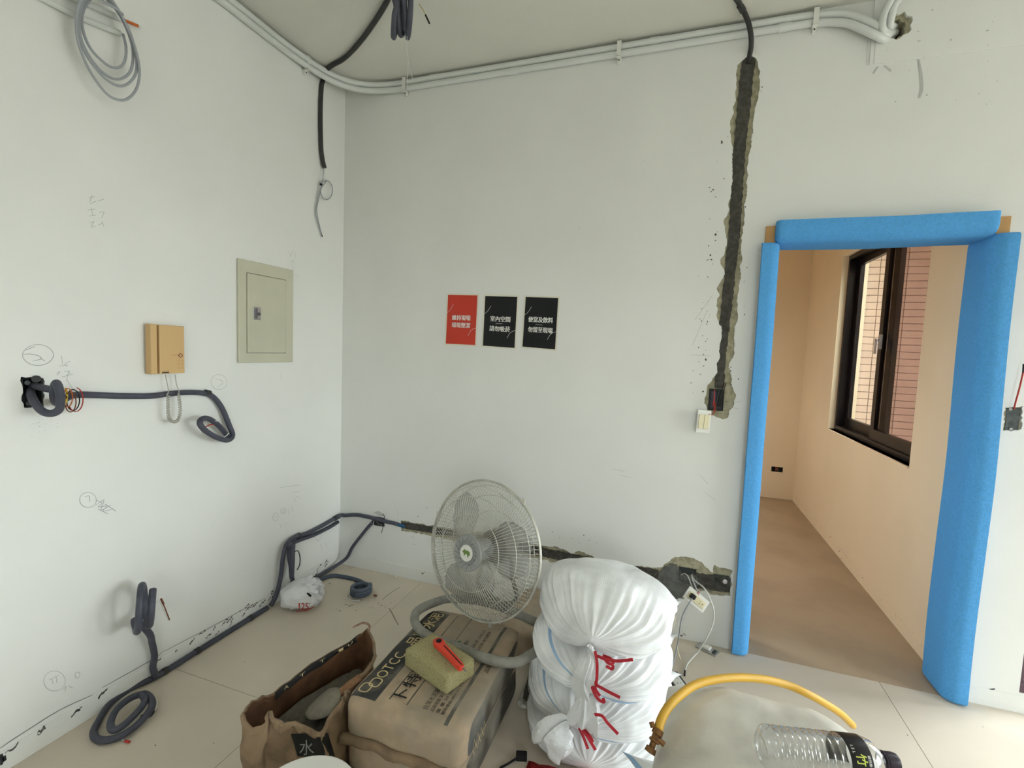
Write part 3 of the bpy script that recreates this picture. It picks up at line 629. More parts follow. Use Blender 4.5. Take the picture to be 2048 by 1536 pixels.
mb = MB(); mb.tube([L(q[0], q[1], .045+.016*math.sin(i*.5)+.0008*i) for i, q in enumerate(CP)], .0046, n=8, smooth=4)
t = thing('cable_coil', L(215, 200, .05), 'grey cable coiled in loops on the upper left wall', 'cable'); mb.build('cable', M_cable, t, smooth=True)
MB().tube([L(205, 2, .07), L(228, 14, .075), L(246, 30, .07)], .0046, n=8).build('cable_tail', M_cable, t, smooth=True)
# ---- left wall junction box and its conduit
jb = thing('junction_box', (0, -1.594, 1.235), 'dark metal junction box sunk in the left wall under a circled pencil note', 'junction box')
ya, yb = L(42, 785).y+.004, L(88, 785).y-.004; za, zb = L(65, 815).z+.003, L(65, 755).z-.003
mb = MB(); mb.span((-.05, ya, za), (-.047, yb, zb)); mb.span((-.05, ya, za), (-.002, ya+.002, zb)).span((-.05, yb-.002, za), (-.002, yb, zb)).span((-.05, ya, za), (-.002, yb, za+.002)).span((-.05, ya, zb-.002), (-.002, yb, zb)); mb.build('box_shell', M_boxd, jb)
MB().lathe((-.004, ya+.014, zb-.014), (1, 0, 0), [(0, .008), (.003, .008), (.003, .003)], 14).build('screw_lug', M_boxm, jb)
MB().lathe((-.004, ya+.016, za+.012), (1, 0, 0), [(0, .008), (.003, .008), (.003, .003)], 14).build('screw_lug', M_boxm, jb)
MB().tube([L(76, 757, -.03), L(72, 758, .012)], .0120, n=12, smooth=0).build('knockout_bush', M_cond2, jb, smooth='auto')
t = conduit('flexible_conduit', [L(60, 778, -.03), L(62, 790, .01), L(70, 806, .045), L(84, 822, .075), L(102, 827, .10), L(118, 819, .115), L(121, 800, .13), L(118, 778, .14), L(113, 766, .125), L(109, 775, .10), L(108, 795, .075), L(114, 806, .05), L(128, 798, .028), L(150, 790, .016), L(190, 790, .0132), L(240, 792, .0132), L(300, 792, .0132), L(335, 788, .0132), L(370, 785, .0132), L(405, 786, .0135), L(425, 793, .016), L(443, 815, .022), L(458, 850, .03), L(465, 870, .045), L(456, 880, .065), L(436, 876, .085), L(413, 863, .095), L(400, 848, .09), L(404, 838, .075), L(418, 838, .06), L(438, 852, .05), L(455, 872, .04)], 'grey conduit looping from the left junction box and running under the intercom', .0123)
MB().tube([L(410, 785, .0132), L(419, 787, .0138)], .0150, n=12, smooth=0).build('clamp', M_cond2, t, smooth='auto')
wires(t, [(cl(431, 860, 28, 18, .06, 14, .3, .75), .0022, M_wcable, 'white_wire'), ([L(412, 853, .075), L(424, 849, .06), L(440, 852, .05), L(452, 864, .045)], .0026, M_red, 'red_wire')])
t = conduit('flexible_conduit', [L(62, 768, -.03), L(78, 774, .02), L(92, 777, .05), L(104, 780, .075), L(112, 784, .085)], 'short grey conduit end poking out of the left junction box', .0120)
wires(t, [(cl(146, 800, 13, 21, .05, 14, -2.6, 1.2), .0018, M_black, 'black_wire'), (cl(141, 804, 11, 20, .055, 14, -2.0, 1.1), .0018, M_brown, 'brown_wire'), (cl(151, 799, 15, 24, .045, 12, -1.4, .62), .0018, M_red, 'red_wire'), ([L(120, 812, .08), L(131, 805, .06), L(134, 788, .05), L(131, 776, .05)], .0032, M_yellow, 'yellow_wire'), (cl(136, 795, 9, 18, .06, 12, -2.6, .9), .0018, M_orange, 'orange_wire')])
# ---- intercom
ic = thing('intercom', L(332, 748, .02), 'tan wall intercom handset with a coiled cord below', 'intercom')
D1 = .048
yl, ym, yr = L(297, 700, .03).y, L(319, 700, D1).y, L(369, 700, D1).y; zt, zb = L(345, 651, D1).z, L(345, 747, D1).z
MB().span((0, ym, zb), (D1, yr, zt), .003).build('base_unit', M_tan, ic, smooth=False)
hs = MB().span((.010, yl, zb-.001), (D1-.004, ym-.005, zt+.002), .004).build('handset', M_tan, ic)
MB().span((.0, yl+.012, zb+.006), (.012, ym-.001, zt-.006)).build('cradle', M_tand, ic)
bt = MB(); bt.ring((D1+.0004, L(361, 711, D1).y, L(361, 711, D1).z), (1, 0, 0), .0075, .0016, 24, 6); bt.build('call_button_ring', M_brown, ic, smooth=True)
mb = MB()
for i in range(3):
    for j in range(2): MB().ring((D1+.0003, L(358+j*7, 721+i*7.5, D1).y, L(358+j*7, 721+i*7.5, D1).z), (1, 0, 0), .0034, .0006, 14, 4).build('key', M_tand, ic)
mb = MB(); fm = lambda u, v: (D1+.0006, u, v)
for s_, q, h_, l_ in (('DOOR OPEN', (345, 711), .0035, .026), ('INTERCOM', (357, 653.5), .003, .022), ('HOUSE PHONE', (325, 743), .003, .028)):
    mb = MB(); put_text(mb, s_, fm, L(q[0], q[1], D1).y, L(q[0], q[1], D1).z, h_, l_); mb.build('printed_lettering', M_brown, ic)
MB().span((D1, L(324, 746, D1).y, L(324, 746.5, D1).z), (D1+.0006, L(338, 746, D1).y, L(324, 744.5, D1).z)).build('nameplate', M_black, ic)
cords = MB()
cords.tube([L(331, 749, .03), L(334, 765, .034), L(337, 782, .04), L(334, 790, .045)], .0018, n=6); cords.tube([L(350, 749, .03), L(353, 768, .034), L(358, 783, .04), L(356, 790, .045)], .0018, n=6)
U = spline([L(336, 790, .045), L(336, 812, .048), L(337, 833, .05), L(343, 842, .05), L(352, 843, .05), L(359, 834, .05), L(360, 812, .048), L(357, 790, .045)], 12)
H_ = []
for i in range(len(U)*6):
    f_ = i/6; k = min(int(f_), len(U)-2); p = U[k].lerp(U[k+1], f_-k); tg = (U[k+1]-U[k]).normalized(); n1 = tg.cross(Vector((1, 0, 0))).normalized(); n2 = tg.cross(n1); a = 2*PI*i/11
    H_.append(p+(n1*math.cos(a)+n2*math.sin(a))*.0058)
cords.tube(H_, .0016, n=5, smooth=0); cords.build('coiled_cord', mat('cord_grey', S(176, 174, 164), .5), ic, smooth=True)
# ---- breaker panel
bp = thing('breaker_panel', (0, -.616, 1.378), 'cream metal breaker panel on the left wall near the corner', 'electrical panel')
py0, py1, pz0, pz1 = -.795, -.438, 1.378, 1.896
dy0, dy1 = L(494, 620, .012).y, L(571, 620, .012).y; dz0, dz1 = L(494, 705, .012).z, L(494, 546, .012).z
g = .0025
fr = tri_slab('panel_frame', [[(py0, pz0), (py1, pz0), (py1, pz1), (py0, pz1)], [(dy0-g, dz0-g), (dy1+g, dz0-g), (dy1+g, dz1+g), (dy0-g, dz1+g)]], lambda u, v: (.014, u, v), lambda u, v: (0, u, v), M_panel, bp)
md = fr.modifiers.new('edge', 'BEVEL'); md.width = .004; md.segments = 2; md.limit_method = 'ANGLE'
pd = MB().span((.002, dy0, dz0), (.0155, dy1, dz1), .002).build('panel_door', M_panel, bp)
lc = L(514, 627, .016)
lk = MB().span((.0155, lc.y-.022, lc.z-.033), (.0185, lc.y+.022, lc.z+.033), .001).build('latch', M_metal, pd)
mb = MB(); mb.span((.0185, lc.y-.018, lc.z-.026), (.024, lc.y-.002, lc.z+.026), .002); mb.lathe((.0185, lc.y+.010, lc.z-.002), (1, 0, 0), [(0, .009), (.004, .008)], 16); mb.build('latch_lever', mat('dark_chrome', S(120, 120, 126), .3, metal=.8), pd)
# ---- posters
PB = lambda u, v: (u, -.0022, v)
def poster(q, m, label, rows, line, curves, rowh):
    c = [Vector(bxz(p)) for p in q]
    t = thing('poster', (c[2].x, 0, c[2].y), label, 'poster', 'site rule posters on the back wall')
    tri_slab('paper_sheet', [[(p.x, p.y) for p in c]], lambda u, v: (u, -.0010, v), lambda u, v: (u, -.0002, v), M_paper, t)
    ce = sum(c, Vector((0, 0)))/4
    ins = [ce+(p-ce)*.93 for p in c]; ins = [Vector((ce.x+(p.x-ce.x)*.915, ce.y+(p.y-ce.y)*.945)) for p in c]
    tri_slab('printed_field', [[(p.x, p.y) for p in ins]], lambda u, v: (u, -.0018, v), lambda u, v: (u, -.0010, v), m, t)
    w = (ins[1]-ins[0]).length; X = ins[0]-ins[3]; mb = MB()
    tl, tr_, br, blq = ins
    fmap0 = lambda u, v: tuple(((tl*(1-u)+tr_*u)*(1-v)+(blq*(1-u)+br*u)*v))
    fmap = lambda u, v: PB(*fmap0(u, v))
    for (s_, u0, u1, v0, v1) in rows:
        vs_, fs = text_geo(s_, 0.0); mb = MB()
        xa = min(p[0] for p in vs_); xb = max(p[0] for p in vs_); yl_ = min(p[1] for p in vs_); yh = max(p[1] for p in vs_)
        for q_ in range(3): mb.add([Vector(fmap(u0+(p[0]-xa)/(xb-xa)*(u1-u0)+.006*(q_-1), v1-(p[1]-yl_)/(yh-yl_)*(v1-v0)))+Vector((0, -.00012*q_, 0)) for p in vs_], fs)
        mb.build('lettering', M_ink, t)
    if line: ribbon(MB(), [fmap(line[0], line[1]), fmap(line[2], line[3])], .0014, (0, -1, 0), False).build('divider_line', M_ink, t)
    for cv in curves: ribbon(MB(), spline([fmap(*p) for p in cv], 5), .0015, (0, -1, 0), False).build('curved_line', M_ink, t)
cvs = [[(0, .36), (.09, .31), (.15, .25), (.2, .19)], [(.75, .82), (.82, .73), (.9, .68), (1, .655)]]
poster([(894, 587), (958, 588), (953, 693), (889, 690)], M_paper_red, 'red poster with white lettering on the back wall', [('維持現場', .18, .80, .405, .51), ('環境整潔', .18, .80, .555, .66)], None, cvs, .1)
poster([(968, 589), (1038, 591), (1032, 699), (963, 694)], M_paper_black, 'black no smoking poster in the middle of the three', [('室內空間', .20, .82, .39, .50), ('請勿吸菸', .19, .83, .585, .695)], (.37, .54, .59, .54), cvs, .1)
poster([(1049, 591), (1120, 593), (1113, 702), (1042, 696)], M_paper_black, 'black food and drink poster, rightmost of the three', [('便當及飲料', .13, .88, .385, .495), ('勿留至現場', .14, .89, .585, .695)], (.36, .54, .57, .54), cvs, .1)
# ---- light switch and chase boxes
swc = B(1407, 843, .03)
rt = Matrix.Rotation(math.radians(2), 3, 'Y') @ Matrix.Rotation(math.radians(14), 3, 'Z')
sw = thing('light_switch', swc-Vector((0, 0, .06)), 'loose ivory two-gang light switch plate beside the doorway', 'light switch')
MB().box(swc, (.066, .008, .116), rt, .002).build('switch_plate', M_white, sw)
for dx in (-.013, .013): MB().box(swc+rt @ Vector((dx, -.006, 0)), (.024, .006, .072), rt, .0015).build('rocker', M_ivory, sw)
MB().box(swc+rt @ Vector((0, .014, 0)), (.045, .022, .09), rt, .002).build('switch_body', M_white, sw)
sb = thing('switch_box', (B(1432, 820).x, 0, B(1432, 820).z), 'dark metal switch box with loose wires at the foot of the vertical chase', 'junction box')
a = B(1416, 820); b = B(1449, 779); mb = MB()
mb.span((a.x, -.001, a.z), (a.x+.002, .0075, b.z)).span((b.x-.002, -.001, a.z), (b.x, .0075, b.z)).span((a.x, -.001, a.z), (b.x, .0075, a.z+.002)).span((a.x, -.001, b.z-.002), (b.x, .0075, b.z)); mb.span((a.x, .006, a.z), (b.x, .0078, b.z)); mb.build('box_shell', M_boxd, sb)
for px0, px1, m in ((1436, 1448, M_black), (1440, 1452, M_black), (1432, 1440, M_cond2), (1426, 1428, M_red)):
    MB().tube([B(px0, 812, .002), B(px0+2, 798, .03), B((px0+px1)/2+2, 780, .03), B(px1, 766 if m != M_red else 826, .02)], .0020, n=6).build('wire', m, sb, smooth=True)
MB().tube([B(1418, 828, .03), B(1424, 829, .02), B(1430, 822, .012), B(1431, 805, .004)], .0018, n=6).build('wire', M_red, sb, smooth=True)
MB().span((B(1422, 800).x, .002, B(1422, 815).z), (B(1432, 800).x, .006, B(1422, 783).z), .001).build('wire_plate', M_cond, sb)
rbx = thing('wall_box', (3.455, 0, 1.24), 'grey metal box in the wall right of the doorway with a red wire', 'junction box')
a = B(2011, 860); b = B(2043, 816); mb = MB(); mb.span((a.x, .004, a.z), (b.x, .0075, b.z)); mb.build('box_cover', M_boxm, rbx)
for q in ((2020, 818), (2021, 858)): MB().lathe(B(q[0], q[1], -.003), (0, -1, 0), [(0, .007), (.004, .006)], 12).build('screw_lug', M_metal, rbx)
MB().tube([B(2028, 818, -.002), B(2031, 805, .03), B(2038, 780, .035), B(2044, 755, .03), B(2046, 745, .03)], .0030, n=6).build('red_wire', M_red, rbx, smooth=True)
MB().tube([B(2046, 746, .03), B(2047, 728, .03)], .0030, n=6, smooth=0).build('wire_end', M_black, rbx, smooth=True)
# boxes of the horizontal chase
def chase_box(q0, q1, label, m, name='chase_box'):
    a = B(*q0); b = B(*q1); t = thing(name, ((a.x+b.x)/2, 0, min(a.z, b.z)), label, 'junction box'); x0, x1 = sorted((a.x, b.x)); z0_, z1_ = sorted((a.z, b.z)); mb = MB()
    mb.span((x0, .001, z0_), (x0+.003, .0078, z1_)).span((x1-.003, .001, z0_), (x1, .0078, z1_)).span((x0, .001, z0_), (x1, .0078, z0_+.003)).span((x0, .001, z1_-.003), (x1, .0078, z1_)); mb.span((x0, .0062, z0_), (x1, .0079, z1_)); mb.build('box_shell', M_boxm if m else M_boxd, t); return t, x0, x1, z0_, z1_
t, x0, x1, za, zb = chase_box((1357, 1160), (1393, 1140), 'open dark outlet box in the grey mortar patch with wires coming out', False, 'outlet_box')
wires(t, [([B(1362, 1150, 0), B(1370, 1147, .02), B(1377, 1155, .035), B(1385, 1175, .06), B(1395, 1185, .08)], .0022, M_wcable, 'white_wire'), ([B(1384, 1148, 0), B(1384, 1156, .03), B(1390, 1172, .06), B(1398, 1188, .085)], .0022, M_wcable, 'white_wire'), ([B(1380, 1150, 0), B(1386, 1158, .03), B(1393, 1178, .07), B(1394, 1190, .08)], .0020, M_cable, 'grey_wire'), ([B(1391, 1190, .08), B(1398, 1183, .08), B(1397, 1192, .08)], .0022, M_red, 'red_wire'), ([B(1363, 1163, 0), B(1395, 1172, .015), B(1422, 1184, .01)], .0014, M_cond2, 'black_wire')])
t, x0, x1, za, zb = chase_box((1425, 1172), (1458, 1154), 'grey metal outlet box half hidden behind the left blue foam', True, 'outlet_box')
for q in ((1434, 1160), (1450, 1163)): MB().lathe(B(q[0], q[1], -.004), (0, -1, 0), [(0, .012), (.003, .012), (.004, .009)], 16).build('knockout', M_boxd if q[0] < 1440 else M_metal, t)
t = thing('outlet_box', (B(757, 1053).x, 0, B(757, 1053).z), 'broken open outlet box in the back wall near the corner', 'junction box')
a = B(745, 1050); b = B(768, 1035); MB().span((a.x, .004, min(a.z, b.z)), (b.x, .0078, max(a.z, b.z))).build('box_shell', M_boxd, t)
wires(t, [([B(749, 1040, 0), B(747, 1046, .012), B(748, 1054, .008)], .0018, M_wcable, 'white_wire'), ([B(766, 1028, .004), B(769, 1034, .01), B(768, 1046, .012), B(766, 1052, .01), B(763, 1066, .005)], .0018, M_cond2, 'black_wire'), ([B(752, 1043, 0), B(758, 1048, .012), B(765, 1050, .01)], .0016, M_cable, 'grey_wire')])
tri_slab('torn_flap', [[bxz(q) for q in ((748, 1024), (757, 1022), (768, 1029), (769, 1032), (758, 1030))]], lambda u, v: (u, -.006, v), lambda u, v: (u, -.001, v), M_pencil, t)
# dangling double socket with plug
dsc = B(1392, 1199, .09)
R3 = Matrix.Rotation(math.radians(34), 3, 'Y') @ Matrix.Rotation(math.radians(-28), 3, 'X')
ds = thing('wall_socket', dsc-Vector((0, 0, .05)), 'white double socket plate dangling from its wires by the grey patch', 'socket')
MB().box(dsc, (.118, .009, .068), R3, .003).build('socket_plate', M_white, ds)
MB().box(dsc+R3 @ Vector((0, -.0055, 0)), (.094, .004, .036), R3, .0015).build('socket_face', M_ivory, ds)
mb = MB()
for dx, dz in ((.020, .006), (.020, -.006), (.034, .0)): mb.box(dsc+R3 @ Vector((dx, -.0080, dz)), (.008 if dz else .004, .001, .0018 if dz else .004), R3)
mb.build('socket_slot', M_black, ds)
MB().box(dsc+R3 @ Vector((0, .012, 0)), (.09, .018, .04), R3, .002).build('socket_body', M_white, ds)
pc = dsc+R3 @ Vector((-.026, -.020, -.002))
pl = thing('power_plug', pc, 'black plug and grey cord in the dangling socket', 'plug')
MB().box(pc, (.026, .028, .024), R3, .005).build('plug_body', M_black, pl)
MB().tube([pc+R3 @ Vector((0, -.010, -.004)), B(1374, 1214, .14), B(1364, 1235, .15), B(1359, 1265, .15), B(1355, 1290, .15), F(1350, 1312, .02), F(1345, 1330, .006), F(1338, 1352, .006)], .0036, n=8).build('plug_cord', M_cable, pl, smooth=True)
wc = thing('white_cable', B(1380, 1150, .005), 'thin white cable arching from the outlet box down to the floor', 'cable')
MB().tube([B(1382, 1152, .0), B(1392, 1163, .04), B(1408, 1176, .09), B(1421, 1200, .12), B(1428, 1225, .13), B(1425, 1250, .14), B(1413, 1276, .16), F(1395, 1304, .03), F(1376, 1326, .008), F(1370, 1342, .006)], .0036, n=8).build('cable', M_wcable, wc, smooth=True)
MB().tube([F(1370, 1341, .006), F(1369, 1351, .006)], .004, n=8, smooth=0).build('cable_end', M_black, wc)
fp = F(1415, 1300, .0); RZ = Matrix.Rotation(math.radians(-28), 3, 'Z')
fs_ = thing('floor_socket', fp, 'metal backed socket lying on the floor by the left foam', 'socket')
MB().box(fp+Vector((0, 0, .004)), (.105, .055, .006), RZ, .002).build('metal_back', M_metal, fs_)
MB().box(fp+RZ @ Vector((-.004, 0, .013)), (.036, .030, .012), RZ, .002).build('socket_insert', M_white, fs_)
MB().box(fp+RZ @ Vector((.036, 0, .009)), (.016, .03, .005), RZ, .001).build('metal_tab', M_boxm, fs_)
fp = F(1353, 1366, .0); RZ = Matrix.Rotation(math.radians(-62), 3, 'Z')
fs_ = thing('floor_socket', fp, 'white socket plate lying on the floor beside the sack stack', 'socket')
MB().box(fp+Vector((0, 0, .006)), (.12, .07, .010), RZ, .002).build('socket_plate', M_boxm, fs_)
MB().box(fp+RZ @ Vector((.010, 0, .013)), (.07, .045, .006), RZ, .0015).build('socket_face', M_white, fs_)
mb = MB()
for dx in (-.008, .022):
    for dy in (-.007, .007): mb.box(fp+RZ @ Vector((dx, dy, .0164)), (.007, .002, .001), RZ)
o = mb.build('socket_slot', M_black, fs_); o['kind'] = 'stuff'
# ---- conduits of the lower left wall
t = conduit('flexible_conduit', [(.016, -.62, .0135), (.016, -.8, .0135), (.016, -1.0, .0135), (.017, -1.2, .0135)]+[F(q[0], q[1], h) for q, h in (((272,1372), .0135), ((246,1387), .0135), ((218,1410), .0135), ((198,1440), .0135), ((187,1466), .014), ((199,1480), .0145), ((232,1476), .016), ((268,1455), .02), ((297,1425), .028), ((304,1403), .034), ((290,1388), .038), ((262,1396), .040), ((234,1418), .040), ((221,1446), .038), ((228,1460), .036), ((250,1448), .038), ((280,1418), .040), ((290,1400), .040), ((283,1388), .048))], 'grey conduit along the left skirting ending in a coil on the floor', .0125)
for y in (-.72, -1.02, -1.17): MB().tube([(.0165, y, .0140), (.0165, y-.02, .0140)], .0150, n=12, smooth=0).build('clamp', M_cond2, t, smooth='auto')
MB().tube([F(284, 1436, .02), F(300, 1428, .016), F(303, 1424, .015)], .0118, n=12, smooth=0).build('conduit_end', M_cond2, t, smooth='auto')
wires(t, [([F(296, 1388, .04), F(312, 1398, .03), F(312, 1415, .018), F(302, 1430, .01), F(292, 1440, .008)], .0028, M_wcable, 'white_wire'), ([F(296, 1390, .036), F(309, 1400, .026), F(309, 1416, .014), F(298, 1434, .008)], .0028, M_brown, 'brown_wire'), ([F(232, 1472, .01), F(245, 1479, .006), F(252, 1483, .005)], .0030, M_cable, 'grey_wire')])
MB().tube([F(250, 1482, .006), F(259, 1484, .006)], .0045, n=8, smooth=0).build('wire_end', M_red, t)
lc_ = L(286, 1213, .125); e1 = Vector((-.84, .54, 0)); ax = Vector((.54, .84, 0))
pts = [(.022, -1.222, .015), L(306, 1335, .022), L(309, 1312, .028), L(304, 1285, .04), L(298, 1266, .06)]
for i in range(19):
    a = -2.2+2*PI*1.55*i/18; R_ = .088-.016*i/18
    pts.append(lc_+e1*(-R_*math.cos(a))*1.0+Vector((0, 0, R_*math.sin(a)*1.02))+ax*(.058*i/18-.026))
t = conduit('flexible_conduit', pts, 'grey conduit stub curling up off the left wall above the skirting', .0128, sm=5)
q = pts[-1]
wires(t, [([q, L(312, 1206, .12), L(318, 1199, .12), L(326, 1216, .12), L(336, 1240, .12)], .0024, M_wcable, 'white_wire'), ([L(322, 1200, .12), L(329, 1214, .12), L(339, 1240, .12)], .0024, M_brown, 'brown_wire')])
MB().tube([L(322, 1198, .12), L(327, 1208, .12)], .0045, n=8, smooth=0).build('wire_end', M_brown, t)
# corner group
t = conduit('flexible_conduit', [(.018, -.60, .015), L(548, 1200, .02), L(556, 1178, .03), L(562, 1150, .04), L(566, 1115, .045), L(573, 1090, .04), L(588, 1075, .022), L(615, 1066, .0145), L(645, 1051, .0145), L(668, 1038, .016), (.026, -.026, (L(668, 1038, .016).z+B(690, 1031, .018).z)/2+.004), B(690, 1031, .018), B(715, 1030, .014), B(745, 1036, .0135), B(772, 1043, .0130), B(790, 1047, .008), B(800, 1050, -.001)], 'grey conduit rising in the corner and crossing to the back wall chase', .0122)
for q in ((594, 1073), (672, 1036)): MB().tube([L(q[0]-4, q[1]+2, .0150), L(q[0]+5, q[1]-3, .0150)], .0160, n=12, smooth=0).build('clamp', M_cond2, t, smooth='auto')
MB().tube([B(786, 1046, .008), B(809, 1053, -.001)], .0110, n=12, smooth=0).build('blue_sleeve', mat('blue_sleeve', S(44, 86, 122), .5), t, smooth='auto')
t = conduit('flexible_conduit', [L(676, 1044, .016), L(660, 1054, .0145), L(630, 1069, .0145), L(600, 1080, .018), L(585, 1088, .035), L(578, 1105, .06), L(581, 1130, .07), L(585, 1160, .08), L(590, 1180, .085)], 'grey conduit dropping from the corner run into the plastic bag', .0115)
lc2 = Vector((.07, -.50, .24)); e1 = Vector((-.70, .71, 0)); ax = Vector((.71, .70, 0)); pts = [L(590, 1078, .02), L(580, 1088, .035)]
for i in range(13):
    a = 1.9-2*PI*1.05*i/12; pts.append(lc2+e1*(.055*math.cos(a))+Vector((0, 0, .095*math.sin(a)))+ax*(.02*i/12-.012))
t = conduit('flexible_conduit', pts, 'looped grey conduit end hanging above the plastic bag', .0115, sm=5)
wires(t, [([L(588, 1104, .06), L(596, 1102, .06), L(600, 1116, .06), L(599, 1130, .06), L(594, 1140, .06)], .0030, M_cond2, 'black_wire')])
t = conduit('flexible_conduit', [L(612, 1168, .016), (.016, -.33, .014), (.018, -.22, .014), (.03, -.10, .02), (.075, -.025, .06), B(705, 1094, .016), B(725, 1068, .0135), B(740, 1050, .0132), B(747, 1044, .004)], 'grey conduit climbing from the floor corner to the back wall outlet box', .0108)
MB().tube([(.0165, -.27, .0145), (.0165, -.25, .0145)], .0135, n=12, smooth=0).build('clamp', M_cond2, t, smooth='auto')
cc = F(722, 1191, 0); pts = [(.045, -.31, .013), F(660, 1152, .013), F(685, 1153, .013), F(715, 1160, .013), F(738, 1172, .018)]
for i in range(27):
    a = .75-2*PI*2.9*i/26; pts.append(cc+Vector((.052*math.cos(a), .052*math.sin(a), .060-.046*i/26)))
t = conduit('flexible_conduit', pts, 'blue grey conduit coiled neatly on the floor near the corner', .0118, mat('blue_grey_conduit', S(82, 92, 108), .5, var=.12, vscale=30), sm=5)
wires(t, [([cc+Vector((-.045, .02, .02)), cc+Vector((-.072, -.02, .006)), cc+Vector((-.05, -.062, .004)), cc+Vector((.0, -.07, .004)), cc+Vector((.035, -.058, .006))], .0026, M_wcable, 'white_wire')])
MB().tube([F(748, 1190, .01), F(753, 1192, .008)], .006, n=8, smooth=0).build('wire_end', M_brown, t)

# ---- blue foam guards
def u_profile(w, d, r, th, n=7):
    """U of outer half width w (towards the opening) and depth d, wall thickness th; returns closed 2D loop (p = towards opening, q = across wall)"""
    def arc(cx, cy, rr, a0, a1): return [(cx+rr*math.cos(a0+(a1-a0)*i/n), cy+rr*math.sin(a0+(a1-a0)*i/n)) for i in range(n+1)]
    o = [(0, -d)]+arc(w-r, -d+r, r, -PI/2, 0)+arc(w-r, d-r, r, 0, PI/2)+[(0, d)]
    ri = max(.004, r-th)
    i_ = [(0, d-th)]+arc(w-th-ri, d-th-ri, ri, PI/2, 0)+arc(w-th-ri, -d+th+ri, ri, 0, -PI/2)+[(0, -d+th)]
    return o+i_
def foam(name, mapf, prof, t0, t1, label, n=40, wob=.004, seed=0, scale0=1.0, scale1=1.0):
    rows = []
    LN = abs(t1-t0); ks = [0, .002/LN, .006/LN, .012/LN, .02/LN]+[(.02+(LN-.04)*i/n)/LN for i in range(1, n)]+[1-.02/LN, 1-.012/LN, 1-.006/LN, 1-.002/LN, 1]; n = len(ks)-1
    for i, k in enumerate(ks):
        sc_ = 1; dd = min(k, 1-k)*LN; e = 1 if dd >= .02 else 1-.16*(1-math.sqrt(1-(1-dd/.02)**2))
        rows.append([Vector(mapf(p[0]*sc_*e+wob*noise.noise((seed, 3*k, p[1]*2)), p[1]*e, t0+(t1-t0)*k)) for p in prof])
    mb = MB(); mb.grid(rows, closed=True)
    m_ = len(prof); h = m_//2
    for rr, fl in ((0, 1), (n, 0)):
        base = rr*m_
        for j in range(h-1): mb.f.append((base+j, base+j+1, base+m_-2-j, base+m_-1-j))
    o = mb.build(name, M_blue, smooth='auto'); tag(o, label, 'foam guard', 'blue foam guards around the doorway'); return o
WC = .062   # mid depth of the wall
foam('foam_guard', lambda p, q, t: (2.438+p, WC+q, t), u_profile(.079, .118, .045, .028), .003, 2.052, 'narrow blue foam guard on the left side of the doorway', seed=1)
foam('foam_guard', lambda p, q, t: (3.385-p, WC+q, t), u_profile(.083, .122, .055, .030), .003, 2.062, 'wide blue foam guard on the right side of the doorway', seed=5, wob=.010)
foam('foam_guard', lambda p, q, t: (t, WC+q, 2.150-p-.004*math.sin((t-2.49)/.83*PI)), u_profile(.100, .120, .05, .03), 2.492, 3.318, 'horizontal blue foam guard across the top of the doorway', seed=9, wob=.004)
# ================================================================== THINGS ON THE FLOOR
def superbox(c, h, n=6, cuts=10, seed=0, amp=.004, fr=9, rot=0, sag=None):
    """rounded pillow box: returns MB in world coords"""
    bm = bmesh.new(); bmesh.ops.create_cube(bm, size=2); bmesh.ops.subdivide_edges(bm, edges=bm.edges[:], cuts=cuts, use_grid_fill=True)
    R = Matrix.Rotation(rot, 3, 'Z'); c = Vector(c); mb = MB()
    for v in bm.verts:
        x, y, z = v.co; s = (abs(x)**n+abs(y)**n+abs(z)**n)**(-1/n); p = Vector((x*s*h[0], y*s*h[1], z*s*h[2]))
        d = noise.noise_vector(p*fr+Vector((seed*3.1, seed, 0)))*amp; p = p+d
        if sag: p.z += sag(p.x/h[0], p.y/h[1])
        mb.v.append(R @ p+c)
    bm.verts.index_update(); mb.f = [tuple(v.index for v in f.verts) for f in bm.faces]; bm.free(); return mb
